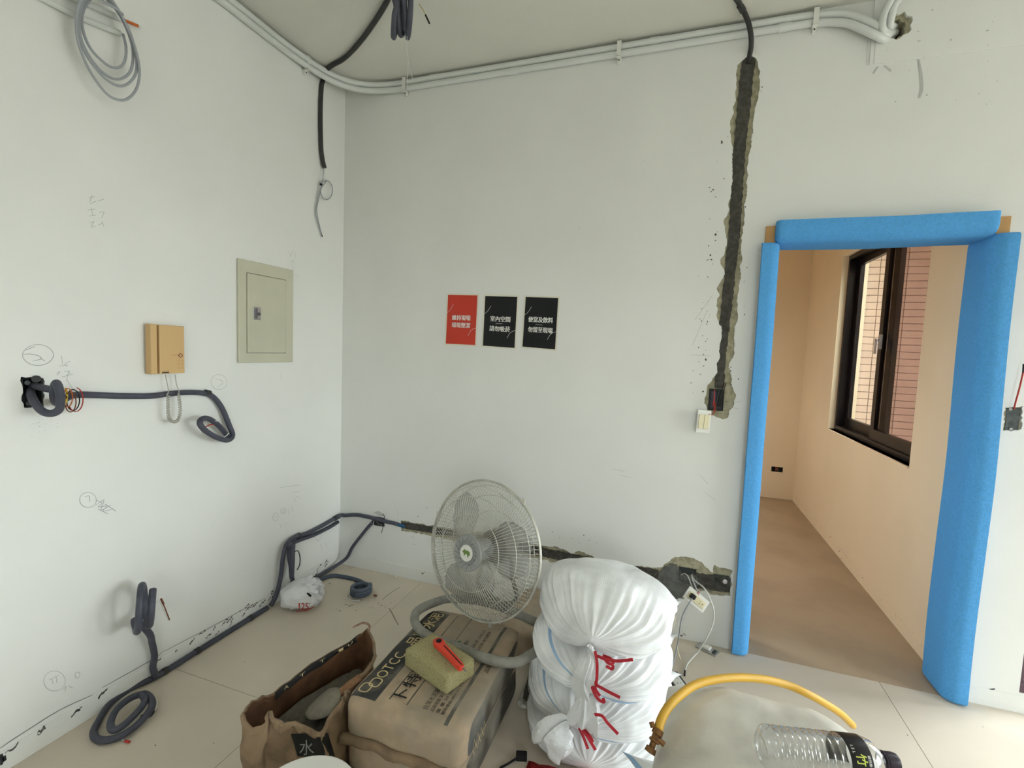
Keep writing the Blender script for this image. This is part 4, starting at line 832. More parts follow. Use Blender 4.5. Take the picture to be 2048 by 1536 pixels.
# ---- paper cement bags
def bag_mat(name, stripes, cover):
    """kraft paper with printed bands along local x (object space), stripes = [(x0,x1,colour)]"""
    m = mat(name, S(180, 160, 136), .85, var=.14, vscale=14, bump=.3, bscale=26); n = m.node_tree.nodes; l = m.node_tree.links; p = n['Principled BSDF']
    src = p.inputs['Base Color'].links[0].from_socket
    tcn = n.new('ShaderNodeTexCoord'); sp = n.new('ShaderNodeSeparateXYZ'); l.new(tcn.outputs['Object'], sp.inputs[0])
    def rng(sock, a, b):
        g = n.new('ShaderNodeMath'); g.operation = 'GREATER_THAN'; g.inputs[1].default_value = a; k = n.new('ShaderNodeMath'); k.operation = 'LESS_THAN'; k.inputs[1].default_value = b
        l.new(sock, g.inputs[0]); l.new(sock, k.inputs[0]); q = n.new('ShaderNodeMath'); q.operation = 'MULTIPLY'; l.new(g.outputs[0], q.inputs[0]); l.new(k.outputs[0], q.inputs[1]); return q.outputs[0]
    for (x0, x1, y0_, y1_, z0_, c_) in stripes:
        a = rng(sp.outputs['X'], x0, x1); b = rng(sp.outputs['Y'], y0_, y1_); q = n.new('ShaderNodeMath'); q.operation = 'MULTIPLY'; l.new(a, q.inputs[0]); l.new(b, q.inputs[1])
        z = n.new('ShaderNodeMath'); z.operation = 'GREATER_THAN'; z.inputs[1].default_value = z0_; l.new(sp.outputs['Z'], z.inputs[0]); q2 = n.new('ShaderNodeMath'); q2.operation = 'MULTIPLY'; l.new(q.outputs[0], q2.inputs[0]); l.new(z.outputs[0], q2.inputs[1])
        mx = n.new('ShaderNodeMixRGB'); mx.inputs[2].default_value = c_; l.new(q2.outputs[0], mx.inputs[0]); l.new(src, mx.inputs[1]); src = mx.outputs[0]
    # cement dust smudges
    nz = n.new('ShaderNodeTexNoise'); nz.inputs['Scale'].default_value = 7; nz.inputs['Detail'].default_value = 6; l.new(tcn.outputs['Object'], nz.inputs[0])
    rp = n.new('ShaderNodeValToRGB'); rp.color_ramp.elements[0].position = .46; rp.color_ramp.elements[1].position = .66; rp.color_ramp.elements[1].color = (.7, .7, .7, 1); l.new(nz.outputs['Fac'], rp.inputs[0])
    mx = n.new('ShaderNodeMixRGB'); mx.inputs[2].default_value = S(146, 140, 128); l.new(rp.outputs[0], mx.inputs[0]); l.new(src, mx.inputs[1]); l.new(mx.outputs[0], p.inputs['Base Color'])
    return m
INK = S(66, 66, 66)
HX, HY, HZ = .226, .325, .073; NN = 9
bc1 = Vector((1.293, -1.000, .146+HZ)); bc0 = Vector((1.285, -.985, HZ))
def band(a, b): return (HX*(2*a-1), HX*(2*b-1))
st = []
a, b = band(.03, .25); st.append((a, b, -.285, .285, .02, INK))
for q in (.335, .485): a, b = band(q, q+.010); st.append((a, b, -.26, .29, .02, INK))
a, b = band(.83, .86); st.append((a, b, -.29, .29, .02, INK))
st.append((HX*.99, 1, -.26, -.12, -.05, S(96, 98, 98))); st.append((HX*.985, 1, -.12, .30, -.06, S(92, 86, 76)))
M_bag1 = bag_mat('printed_kraft', st, None); M_bag0 = bag_mat('plain_kraft', [(HX*.98, 1, -.30, .30, -.05, S(88, 84, 76))], None)
def cement_bag(c, m, label, seed, rot=0, h=(HX, HY, HZ), mid=None):
    t = thing('cement_bag', c-Vector((0, 0, h[2])), label, 'cement bag')
    mb = superbox((0, 0, 0), h, NN, 12, seed, .005, 8, 0); o = mb.build('paper_sack', m, smooth=True, loc=(0, 0, 0))
    o.parent = t; o.location = (0, 0, h[2]); o.rotation_euler.z = rot
    R = Matrix.Rotation(rot, 3, 'Z'); mb = MB(); rows = []
    for k, (dy, dz) in enumerate(((.010, .0), (-.006, .004), (-.014, -.004), (-.018, -.020))):
        rows.append([R @ Vector((h[0]*.93*(2*i/16-1), -h[1]+dy+.004*math.sin(i*1.7+seed), mid_z(h)+dz+.005*math.sin(i*.9+seed*2))) + c for i in range(17)])
    mb.grid(rows); mb.build('stitched_end', M_kraft, t, smooth=True, solid=.003)
    return t
def mid_z(h): return -h[2]*.55
def topz(x, y):
    v = 1-abs(x/HX)**NN-abs(y/HY)**NN; return HZ*max(.02, v)**(1/NN)
cement_bag(bc0, M_bag0, 'lower cement bag carrying the printed bag and the fan', 3)
t = cement_bag(bc1, M_bag1, 'upper cement bag with printed lettering under the yellow sponge', 5)
tm = lambda u, v: (bc1.x-v, bc1.y+u, bc1.z+topz(-v, u)+.0042)      # u runs away from the camera, v to the left
def frac(f_): return -HX*(2*f_-1)
for s_, u, fr_, h_, l_ in (('卜特蘭水泥', -.245, .465, .052, .34), ('台灣水泥股份有限公司', -.262, .665, .021, .20), ('品管檢驗 第一類型卜特蘭', -.262, .715, .014, .17), ('重 量 50 公斤', -.262, .76, .013, .13), ('服務電話 0800 151 515', -.262, .80, .012, .16), ('正字標記', .07, .62, .016, .06), ('台灣水泥 CNS 61', .06, .70, .016, .16), ('製造日期 保存期限', .06, .755, .014, .16), ('品質保證', -.02, .93, .018, .09), ('環保', .02, .64, .018, .04)):
    mb = MB(); put_text(mb, s_, tm, u, frac(fr_), h_, l_, .01 if h_ > .05 else 0); mb.build('black_lettering', M_print, t)
for s_, u, fr_, h_, l_ in (('OTCC', -.190, .19, .042, .15), ('品牌水泥', .015, .215, .058, .25)):
    mb = MB(); put_text(mb, s_, tm, u, frac(fr_), h_, l_, .0 if h_ < .05 else .008); mb.build('pale_lettering', M_gold, t)
# looped emblem: two linked rounded loops
for cu, cv, sg in ((-.248, .108, 1), (-.216, .150, 1)):
    pts = []
    for i in range(29):
        a_ = 2*PI*i/28; ca, sa_ = math.cos(a_), math.sin(a_); pts.append(tm(cu+.021*math.copysign(abs(ca)**.6, ca), frac(cv)+.019*math.copysign(abs(sa_)**.6, sa_)))
    ribbon(MB(), pts, .0048, (0, 0, 1), False).build('loop_emblem', M_gold, t)
mb = MB(); ribbon(mb, [tm(.085+.03*k/8, frac(.55)+.010*math.sin(PI*k/8)) for k in range(9)], .010, (0, 0, 1)); mb.build('leaf_emblem', M_leaf, t)
for k in range(4):
    mb = MB(); y = bc1.y-.24+k*.028; ribbon(mb, [(bc1.x+HX+.0075, y, bc1.z-.035), (bc1.x+HX+.0075, y+.013, bc1.z-.005), (bc1.x+HX+.0075, y+.026, bc1.z-.035), (bc1.x+HX+.0075, y+.013, bc1.z-.06), (bc1.x+HX+.0075, y, bc1.z-.035)], .003, (1, 0, 0), False); mb.build('diamond_print', M_gold, t)
t = cement_bag(Vector((1.66, -.285, .078)), M_bag0, 'cement bag lying flat behind the fan and the sacks', 8, PI/2-.05)
mb = MB(); put_text(mb, '品質', lambda u, v: (1.47+u, -.44+v, .1565), 0, 0, .04, .10); mb.build('black_lettering', M_print, t)
# ---- open cement bag
rim_px = [((487,1434), .27), ((494,1416), .275), ((516,1399), .28), ((545,1386), .28), ((600,1347), .285), ((660,1308), .295), ((715,1274), .31), ((736,1254), .335), ((746,1285), .315), ((752,1312), .30), ((749,1338), .285), ((734,1366), .275), ((712,1386), .265), ((700,1398), .26), ((694,1416), .25), ((668,1444), .235), ((645,1466), .22), ((610,1450), .235), ((580,1442), .25), ((556,1440), .26), ((538,1426), .285), ((530,1448), .265), ((505,1456), .255)]
rim = [F(q[0], q[1], h) for q, h in rim_px]
rim = [Vector((min(p.x, 1.045), p.y, p.z)) for p in rim]
RIM = spline(rim, 3, closed=True); N_ = len(RIM)
bcx = Vector((sum(p.x for p in RIM)/N_, sum(p.y for p in RIM)/N_, 0))
rows = []
for k in range(9):
    f_ = k/8; row = []
    for i, p in enumerate(RIM):
        d = Vector((p.x-bcx.x, p.y-bcx.y, 0)); ang = math.atan2(d.y*.8, d.x); base = bcx+Vector((max(-.135, min(.135, d.x*1.25)), max(-.20, min(.20, d.y*.95)), .003))
        q = base.lerp(p, f_); bul = math.sin(PI*f_)*.012
        q = q + (d.normalized()*bul if d.length > 1e-6 else Vector()) + noise.noise_vector(Vector((q.x*18, q.y*18, q.z*14)))*.015*(.4+f_)*(1 if 0 < k < 8 else .4)
        q.z = max(q.z, .003)
        if k == 8: q = q+Vector((random.uniform(-.003, .003), random.uniform(-.003, .003), random.uniform(-.006, .005)))
        if 2 < k < 8: q = q+(d.normalized()*(.010*abs(noise.noise((i*.33, k*.55, 4)))-.004) if d.length > 1e-6 else Vector())
        row.append(q)
    rows.append(row)
ob_ = thing('open_cement_bag', bcx, 'torn open cement bag with grey powder and a scoop inside', 'cement bag')
mb = MB(); mb.grid(rows, closed=True); mb.f.append(tuple(range(N_))[::-1]); OT = surf(mb); RIM = rows[-1]
o = mb.build('paper_sack', M_kraft, ob_, smooth=True); md = o.modifiers.new('thickness', 'SOLIDIFY'); md.thickness = .004; md.offset = -1; o.data.materials.append(M_kraftin); md.material_offset = 1
# folded lip, outside the mouth
mb = MB(); lip = []
for i, p in enumerate(RIM):
    d = Vector((p.x-bcx.x, p.y-bcx.y, 0)).normalized(); w = .010+.008*noise.noise((i*.35, 2, 0))
    jz = random.uniform(-.004, .004); lip.append((p+Vector((0, 0, .001)), p+d*.003+Vector((0, 0, .003)), p+d*(.006+.3*w)+Vector((0, 0, -.6*w+jz)), p+d*(.006+.3*w+jz)+Vector((0, 0, -1.6*w-2*jz))))
mb.grid([[l_[k] for l_ in lip] for k in range(4)], closed=True); mb.build('torn_lip', M_kraft, ob_, smooth=False, solid=.0012)
rows2 = []
for k in range(1, 9):
    rows2.append([bcx+Vector(((RIM[i].x-bcx.x)*.90*k/8, (RIM[i].y-bcx.y)*.90*k/8, .185+.025*noise.noise((RIM[i].x*6*k/8, RIM[i].y*6, k*.3))+.02*(RIM[i].y-bcx.y)*k/8)) for i in range(N_)])
mb = MB(); mb.grid(rows2, closed=True); mb.f.append(tuple(range(N_))); o = mb.build('cement_powder', M_powder, ob_, smooth=True); o['kind'] = 'stuff'
mb = MB(); lp_ = lambda u, v: None
# dark printed band along the far lip and front emblem
def on_rim(i0, i1, out, dz0, dz1, m, nm):
    mb = MB(); idx = [j % N_ for j in range(i0, i1+1)]
    r1 = []; r2 = []
    for j in idx:
        p = RIM[j]; d = Vector((p.x-bcx.x, p.y-bcx.y, 0)).normalized(); w_ = 1+.5*noise.noise((j*.4, 7, 1)); r1.append(p-d*.0055+Vector((0, 0, dz0))); r2.append(p-d*.008+Vector((0, 0, -out*w_)))
    mb.grid([r1, r2]); return mb.build(nm, m, ob_, smooth=True, solid=.001)
on_rim(9, 19, .020, .004, -.004, M_print, 'printed_band'); on_rim(24, 36, .030, .003, -.012, mat('stained_print', S(84, 72, 58), .85, var=.5, vscale=60), 'printed_band')
for k, (j, ch) in enumerate(((10, 'A'), (12, 'T'), (14, 'T'), (16, 'I'), (17, 'U'))):
    p = RIM[j]; p2 = RIM[j+1]; tg = (p2-p).normalized(); d = Vector((p.x-bcx.x, p.y-bcx.y, 0)).normalized()
    mb = MB(); put_text(mb, ch, lambda u, v: p-d*.0085+tg*u+Vector((0, 0, -.013+v)), 0, 0, .012, .020); mb.build('pale_lettering', M_gold, ob_)
def px_decal(tree, x0, y0, x1, y1, nx, ny, m, nm, parent, off=.002, skew=0):
    rows = []
    for j in range(ny+1):
        rows.append([cast(tree, x0+(x1-x0)*i/nx+skew*j/ny, y0+(y1-y0)*j/ny, off) for i in range(nx+1)])
    if any(p is None for r_ in rows for p in r_): return
    MB().grid(rows).build(nm, m, parent, smooth=True)
px_decal(OT, 582, 1466, 655, 1512, 8, 6, M_print, 'printed_patch', ob_, .003, 14)
mb = MB(); put_text(mb, '水', lambda u, v: cast(OT, 600+u, 1508-v, .005) or F(600, 1500, .17), 0, 0, 30, 30); mb.build('pale_lettering', M_fanhub, ob_)
tw_ = thing('torn_paper_curl', F(736, 1254, .335), 'curled torn paper strip at the tip of the open bag', 'paper scrap')
mb = MB(); ribbon(mb, spline([F(739, 1262, .335), F(738, 1250, .35), F(727, 1246, .355), F(715, 1250, .355), F(706, 1255, .35)], 4), .010, (0, -.5, 1)); mb.build('paper_strip', mat('stained_paper', S(150, 118, 100), .8, var=.5, vscale=80), tw_, solid=.001)
# scoop
sc0 = F(634, 1424, .205); sc1 = F(690, 1394, .235)
ax_ = (sc1-sc0).normalized(); sp_ = thing('scoop', sc0, 'dusty cement scoop lying in the open bag', 'scoop')
rows = []; side = ax_.cross(Vector((0, 0, 1))).normalized(); up = side.cross(ax_)
for i in range(13):
    k = i/12; w = .062*math.sqrt(max(0, 1-(1-k*1.02)**2.4)) if k < .62 else .062*(1-.55*((k-.62)/.38)**2); w = max(w, .006)
    rows.append([sc0+ax_*(-.035+.125*k)+side*(w*math.cos(PI*j/10))+up*(.028*math.sin(PI*j/10)*min(1, .35+k)+.008) for j in range(11)])
mb = MB(); mb.grid(rows); mb.build('scoop_bowl', mat('dusty_metal', S(132, 126, 112), .9, var=.15, vscale=40), sp_, smooth=True, solid=.003)
MB().tube([sc0+ax_*.085+up*.022, sc0+ax_*.10+up*.026, sc0+ax_*.165+up*.045], lambda k: .011+.004*math.sin(PI*k), n=14).build('scoop_handle', mat('worn_wood', S(140, 104, 76), .8, var=.3, vscale=50), sp_, smooth='auto')
# ---- white pail at the lower edge
pc_ = Vector((1.215, -1.66, 0)); pa = thing('plastic_pail', pc_, 'white plastic pail with a lid in front of the cement bags', 'pail')
MB().lathe(pc_, (0, 0, 1), [(.0, .105), (.004, .112), (.26, .134), (.262, .140), (.275, .140), (.276, .135)], 48).build('pail_body', M_white, pa, smooth='auto')
MB().lathe(pc_, (0, 0, 1), [(.270, .1405), (.286, .145), (.292, .143), (.296, .137), (.294, .125), (.297, .09), (.299, .04), (.2995, .005)], 48).build('pail_lid', M_white, pa, smooth='auto')
# ---- sponge and cutter
zs = bc1.z+HZ+.003; sq = [F(q[0], q[1], zs+.064) for q in ((810, 1298), (895, 1358), (952, 1318), (862, 1264))]
cs = sum(sq, Vector())/4; e_ = (sq[1]-sq[0]+sq[2]-sq[3]); rot = math.atan2(e_.y, e_.x)
mb = superbox((cs.x, cs.y, zs+.033), (.116, .070, .032), 40, 11, 4, .0022, 60, rot)
spn = mb.build('sponge', M_sponge, smooth=True); tag(spn, 'thick yellow sponge block lying on the upper cement bag', 'sponge')
kz = zs+.0675; k0 = F(876, 1290, kz); k1 = F(924, 1342, kz); d = (k1-k0); ln = d.length; d = d.normalized(); n_ = Vector((-d.y, d.x, 0))
kn = thing('utility_knife', k0+Vector((0, 0, 0)), 'orange red folding cutter lying on the sponge', 'knife')
def kp(u, v, z): return k0+d*u+n_*v+Vector((0, 0, z))
def outline(hw, u0, u1, n=10):
    up_ = []; dn = []
    for i in range(n+1):
        u = u0+(u1-u0)*i/n; w = hw(i/n); up_.append((u, w)); dn.append((u, -w))
    return up_+dn[::-1]
ol = [(u*ln, v) for u, v in [(-.10, .008), (-.06, .016), (0, .020), (.08, .019), (.2, .014), (.6, .013), (.92, .011), (1.0, .008), (1.0, -.009), (.9, -.013), (.5, -.014), (.2, -.016), (.05, -.019), (-.05, -.017), (-.10, -.009)]]
tri_slab('knife_body', [ol], lambda u, v: kp(u, v, .0175), lambda u, v: kp(u, v, .0015), M_knife, kn)
tri_slab('blade_slot', [[(.22*ln, .002), (.95*ln, .001), (.95*ln, .005), (.22*ln, .006)]], lambda u, v: kp(u, v, .0180), lambda u, v: kp(u, v, .0170), M_black, kn)
MB().lathe(kp(.02*ln, .001, .0170), (0, 0, 1), [(0, .0105), (.004, .0105), (.005, .008)], 20).build('blade_dial', M_black, kn, smooth='auto')
tri_slab('blade', [[(.97*ln, .006), (1.10*ln, .005), (1.16*ln, -.002), (.97*ln, -.002)]], lambda u, v: kp(u, v, .0120), lambda u, v: kp(u, v, .0110), M_metal, kn)
# ---- floor fan standing on the bags
fc = Vector((1.340, -.745, .634)); fn = Vector((-.29, -.957, .17)).normalized(); fs1 = fn.cross(Vector((0, 0, 1))).normalized(); fu = fs1.cross(fn); RR = .292
fan = thing('floor_fan', (fc.x, fc.y, .295), 'dusty grey floor fan with a wire cage standing on the cement bags', 'fan')
def fp3(r_, a, z): return fc+(fs1*math.cos(a)+fu*math.sin(a))*r_+fn*z
def grille(front):
    mb = MB(); NW = 104; sgn = 1 if front else -1
    prof = [(.070, .098), (.11, .098), (.17, .090), (.225, .070), (.262, .044), (.285, .012), (.292, 0)]
    for i in range(NW):
        a = 2*PI*i/NW
        mb.tube([fp3(r_, a+(.10*(r_-.07)/.22 if front else -.05), sgn*z*(1 if front else .85)) for r_, z in prof], .00115, n=4, smooth=0, cap=False)
    for r_, z in ((.155, .0935), (.225, .071), (.268, .039)): mb.tube([fp3(r_, 2*PI*i/56, sgn*z*(1 if front else .85)) for i in range(56)], .0017, n=5, smooth=0, closed=True)
    return mb.build('front_grille' if front else 'rear_grille', M_fan, fan, smooth=True)
grille(True); grille(False)
mb = MB(); mb.tube([fp3(.293, 2*PI*i/72, .003) for i in range(72)], .0042, n=8, smooth=0, closed=True); mb.tube([fp3(.292, 2*PI*i/72, -.006) for i in range(72)], .0034, n=8, smooth=0, closed=True); mb.build('cage_rim', M_fan, fan, smooth=True)
hb = MB().lathe(fc+fn*.094, fn, [(0, .074), (.006, .075), (.011, .070), (.012, .052), (.009, .048), (.009, .036), (.014, .034), (.014, .001)], 40).build('hub_plate', M_fanhub, fan, smooth='auto')
mb = MB()
for i in range(16):
    a = 2*PI*i/16; mb.tube([fc+fn*.1045+(fs1*math.cos(a)+fu*math.sin(a))*.042, fc+fn*.1065+(fs1*math.cos(a+.25)+fu*math.sin(a+.25))*.064], .0028, n=5, smooth=0)
mb.build('hub_fluting', M_fanhub, hb, smooth=True)
MB().lathe(fc+fn*.1075, fn, [(0, .033), (.002, .033), (.0024, .031), (.0024, .001)], 32).build('badge', M_white, hb, smooth='auto')
bb_ = lambda u, v: tuple(fc+fn*.1108-fs1*(-u)+fu*v)
tri_slab('badge_emblem', [[(-.022, -.004), (-.018, .008), (-.008, .012), (.002, .010), (.010, .015), (.013, .010), (.020, .006), (.018, .0), (.012, -.002), (.010, -.012), (.006, -.012), (.005, -.004), (-.006, -.003), (-.010, -.014), (-.015, -.014), (-.014, -.006)]], lambda u, v: bb_(u, v), lambda u, v: tuple(Vector(bb_(u, v))-fn*.0012), M_green, hb)
for k in range(3):
    a0 = 2*PI*k/3+.55; rows = []
    for i in range(8):
        f_ = i/7; r_ = .045+.205*f_; half = (.34+.42*math.sin(PI*min(1, f_*1.02))**.8)*(1-.25*f_**3); sw_ = .35*f_
        rows.append([fp3(r_, a0+sw_+half*(2*j/9-1), .035*(2*j/9-1)*(1-.3*f_)+.01) for j in range(10)])
    mb = MB(); mb.grid(rows); mb.build('fan_blade', M_blade, fan, smooth=True, solid=.002)
MB().lathe(fc+fn*-.02, fn, [(0, .045), (.05, .045), (.075, .03), (.076, .001)], 32).build('blade_hub', M_fanhub, fan, smooth='auto')
MB().lathe(fc-fn*.20, fn, [(0, .03), (.004, .055), (.03, .072), (.09, .078), (.125, .07)], 32).build('motor_housing', M_motor, fan, smooth='auto')
for a in (.28, 2.2, 4.4):
    p = fp3(.296, a, -.002); MB().box(p, (.012, .014, .03), bev=.002).build('cage_clip', M_fan, fan)
# base loop of bent tube
zb_ = .2955+.0195
pb = [F(q[0], q[1], zb_) for q in ((905,1197), (872,1206), (838,1222), (829,1237), (838,1256), (866,1274), (930,1300), (985,1322), (1030,1328), (1060,1312), (1090,1288), (1102,1270), (1092,1254), (1060,1240), (1010,1220), (965,1205)) ]
pb = [Vector((p.x, p.y, p.z+.006*math.sin(i))) for i, p in enumerate(pb)]
MB().tube(pb, .0190, n=14, smooth=6, closed=True).build('base_tube', M_fantube, fan, smooth=True)
mb = MB(); bk_ = fc-fn*.10
mb.tube([pb[15]+Vector((0, .01, .0)), bk_-fs1*.10+Vector((0, .03, -.24)), bk_-fs1*.085+Vector((0, .02, -.12)), bk_-fs1*.08+Vector((0, 0, -.01))], .010, n=10); mb.tube([pb[13], bk_+fs1*.10+Vector((0, .03, -.24)), bk_+fs1*.085+Vector((0, .02, -.12)), bk_+fs1*.08+Vector((0, 0, -.01))], .010, n=10); mb.build('yoke', M_fantube, fan, smooth=True)
# ---- woven sacks
def smooth(a, b, x): x = max(0, min(1, (x-a)/(b-a))); return x*x*(3-2*x)
def sack(name, base, a, b, c, ang, label, cat='sack', neck_drop=0.0, seed=0, pleat=.11, ear=True, floor_z=None, group='white woven sacks', tilt=0, lift=None, neck=True, m=None):
    """base = point under the centre; axis +x local = neck end; half length a, half width b, height 2c"""
    base = Vector(base); t = thing(name, base, label, cat, group)
    NT, NP = 60, 240; R = Matrix.Rotation(ang, 3, 'Z'); mb = MB(); uv = []; rows = []
    for i in range(NT+1):
        k = i/NT; row = []
        s1_ = max(0, (k-.42)/.58); tp = max(.0, 1-s1_**2.6)**.55 if neck else max(.0, 1-s1_**4)**.45
        wy = b*(.86+.14*smooth(0, .35, k))*max(tp, .06 if neck else .05); sm_ = min(1, k/.34); wz = c*max(.03, (1-(1-sm_)**2.2)**.6)*max(tp, .12 if neck else .05)
        x = a*(2*k-1)
        A = pleat*smooth(.50, .97, k)
        for j in range(NP):
            ph = 2*PI*j/NP; cx, sy = math.cos(ph), math.sin(ph)
            ex = .82; y = wy*math.copysign(abs(cx)**ex, cx); z = wz*math.copysign(abs(sy)**ex, sy)
            f_ = 1+A*(.30*math.cos(13*ph+seed+1.5*math.sin(2*ph))+.42*math.cos(31*ph+1.3*seed+.9*math.sin(3*ph))+.42*math.cos(47*ph+.7*seed+1.5*math.sin(2*ph+1)))+.03*noise.noise((ph*2.2+seed, k*5, 1))*(1 if k > .1 else .2)
            y *= f_; z *= f_
            p = Vector((x, y, z)); p += noise.noise_vector(Vector((x*7+seed, y*7, z*7)))*.012+noise.noise_vector(Vector((x*22+seed, y*22, z*16)))*.0035
            p.z -= neck_drop*smooth(.55, 1, k)
            if ear and k < .22: p.x -= .055*(abs(cx)**8)*(1-k/.22); p.y *= 1+.24*(1-k/.22)**1.3*abs(cx)**4
            p.z = p.z+c
            if lift: p.z += lift(p.x/a, p.y/b)
            if p.z < 0: p.z *= .12
            if p.z > c*1.86: p.z = c*1.86+(p.z-c*1.86)*.5
            row.append(R @ p+base); uv.append((k*2*a, ph/(2*PI)*2*(b+c)*1.5))
        rows.append(row)
    mb.grid(rows, closed=True); mb.f.append(tuple(range(NP))[::-1]); mb.f.append(tuple(NT*NP+j for j in range(NP))); mb.uv = uv
    o = mb.build('sack_body', m or M_sack, t, smooth=True)
    if ear:
        ms = MB(); ms.grid([[p_+(p_-base-Vector((0, 0, c))).normalized()*.0015 for p_ in rows[q_]] for q_ in (0, 1)], closed=True); ms.build('blue_seam', M_bluep, t, smooth=True)
    return t, R, rows
def flap(t, path, w0, w1, seed, name='sack_mouth', flat=.5):
    P = spline(path, 5); m = len(P); rows = []; NP = 30
    for i, p in enumerate(P):
        k = i/(m-1); tg = (P[min(i+1, m-1)]-P[max(0, i-1)]).normalized(); s_ = tg.cross(Vector((.25, 1, .1))).normalized(); u_ = s_.cross(tg); w = w0+(w1-w0)*smooth(0, .8, k); row = []
        for j in range(NP):
            a = 2*PI*j/NP; tri = lambda x: 2*abs(2*((x/(2*PI)) % 1)-1)-1; f_ = 1+(.10+.20*k)*tri(6*a+seed+.8*k)+.16*tri(11*a+2*seed)+.30*k*noise.noise((a*1.5, k*4, seed))+.10*noise.noise((a*5, k*14, seed))
            row.append(p+s_*(w*f_*math.cos(a))+u_*(w*f_*flat*math.sin(a))+tg*(.016*k*math.sin(3*a+seed)+.012*k*math.cos(5*a)))
        rows.append(row)
    mb = MB(); mb.grid(rows, closed=True); return mb.build(name, M_film, t, smooth='auto', solid=.0006)
def ties(t, specs, y=None):
    for pts in specs:
        mb = MB(); P = spline([B(q[0], q[1], q[2]) for q in pts], 4); ribbon(mb, P, .0095, (.1, -1, .35), False); mb.build('red_tie', M_tie, t, solid=.0012)
AN = -PI/2-.05
SX, SYc = 1.868, -.765
t4, _, _ = sack('woven_sack', (SX-.01, SYc-.01, 0), .245, .265, .080, AN+.1, 'white woven sack at the very bottom of the stack', seed=4, neck_drop=.03)
t3, _, _ = sack('woven_sack', (SX-.012, SYc, .140), .250, .270, .086, AN-.12, 'white woven sack third from the top of the stack', seed=3, neck_drop=.04, m=M_sack_s, lift=lambda x, y: -.04*max(0, -x)**1.5-.03*max(0, y)**1.5)
t2, _, _ = sack('woven_sack', (SX, SYc+.01, .290), .248, .268, .088, AN+.02, 'white woven sack second from the top of the stack', seed=2, neck_drop=.06, lift=lambda x, y: -.05*max(0, -x)**1.5-.05*max(0, y)**1.5, m=M_sack_s)
t1, _, _ = sack('woven_sack', (SX+.005, SYc+.02, .440), .245, .262, .100, AN, 'white woven sack on top of the stack beside the fan', seed=1, neck_drop=.075, lift=lambda x, y: -.07*max(0, -x)**1.5-.055*max(0, y)**1.5+.025-.02*max(0, -y))
flap(t1, [B(1183, 1300, 1.0), B(1178, 1318, 1.045), B(1168, 1345, 1.06), B(1166, 1365, 1.055), B(1176, 1392, 1.05)], .022, .038, 1)
flap(t2, [B(1168, 1372, 1.0), B(1172, 1390, 1.05), B(1172, 1412, 1.06), B(1170, 1432, 1.065), B(1166, 1448, 1.06)], .022, .046, 2.2)
flap(t3, [B(1148, 1436, 1.0), B(1135, 1444, 1.05), B(1120, 1458, 1.07), B(1108, 1472, 1.08), B(1096, 1492, 1.08)], .022, .056, 3.7)
ties(t1, [[(1190,1302,1.06), (1194,1325,1.075), (1194,1350,1.075), (1192,1372,1.075)], [(1195,1312,1.06), (1210,1318,1.08), (1235,1322,1.085), (1266,1319,1.085)], [(1205,1312,1.06), (1215,1325,1.08), (1225,1330,1.08), (1224,1338,1.08), (1212,1332,1.08)], [(1206,1311,1.06), (1222,1318,1.075), (1227,1328,1.075)]])
ties(t2, [[(1184,1366,1.06), (1196,1372,1.08), (1218,1384,1.09), (1240,1395,1.09)], [(1182,1362,1.06), (1186,1380,1.08), (1196,1398,1.085), (1208,1404,1.085), (1206,1396,1.085)], [(1186,1360,1.06), (1192,1380,1.08), (1200,1392,1.085)]])
ties(t3, [[(1162,1432,1.07), (1200,1430,1.085), (1215,1446,1.09), (1236,1468,1.09)], [(1158,1456,1.06), (1166,1472,1.08), (1176,1498,1.09)], [(1160,1454,1.06), (1174,1472,1.085), (1191,1500,1.09)], [(1162,1452,1.06), (1178,1470,1.08), (1186,1484,1.085)]])
mb = MB(); ribbon(mb, spline([B(1352, 1232, .56), B(1350, 1245, .57), B(1346, 1258, .57)], 4), .003, (0, -1, 0)); mb.build('loose_thread', M_ivory, t1)
mb = MB(); ribbon(mb, spline([B(1355, 1292, .56), B(1357, 1305, .57), B(1362, 1320, .57)], 4), .003, (0, -1, 0)); mb.build('loose_thread', M_ivory, t2)
# pile at the right
RXC, RYC = 2.385, -1.47
for k, (z, lab) in enumerate(((0, 'lowest white woven sack of the pile by the hose'), (.21, 'middle white woven sack of the pile by the hose'))):
    sack('woven_sack', (RXC-.01*k, RYC+.02, z), .29, .25, .11, .1*k, lab, seed=7+k, neck_drop=.0, neck=False, pleat=0)
tr1, Rr, _ = sack('woven_sack', (RXC, RYC, .425), .300, .275, .112, -.10, 'greyish white woven sack under the water bottle', seed=11, neck_drop=.05, pleat=.02, neck=False, ear=False, m=M_sack_d, lift=lambda x, y: -.012*max(0, x)-.06*max(0, x)**3)
# ---- water bottle
b0 = F(1521, 1494, .680); b1 = F(1792, 1524, .664); ba = (b1-b0); bl_ = ba.length; ba.normalize()
bo = thing('water_bottle', b0-Vector((0, 0, .04)), 'empty clear ribbed water bottle with a black label lying on a sack', 'bottle')
pr = [(.0, .020), (.003, .032), (.012, .0405)]
for i in range(9):
    h = .02+i*.0165; pr += [(h, .0415), (h+.006, .0415), (h+.011, .0385)]
pr += [(.172, .0415), (.178, .0405), (.222, .0405), (.226, .0412), (.245, .036), (.262, .024), (.272, .0145), (.284, .0140)]
sc_ = bl_/.305; pr = [(h*sc_, r_*1.02) for h, r_ in pr]
MB().lathe(b0, ba, pr, 44).build('bottle_body', M_pet, bo, smooth=True)
MB().lathe(b0, ba, [(.176*sc_, .0420), (.178*sc_, .0424), (.222*sc_, .0424), (.224*sc_, .0420)], 44, cap=False).build('bottle_label', M_label, bo, smooth='auto')
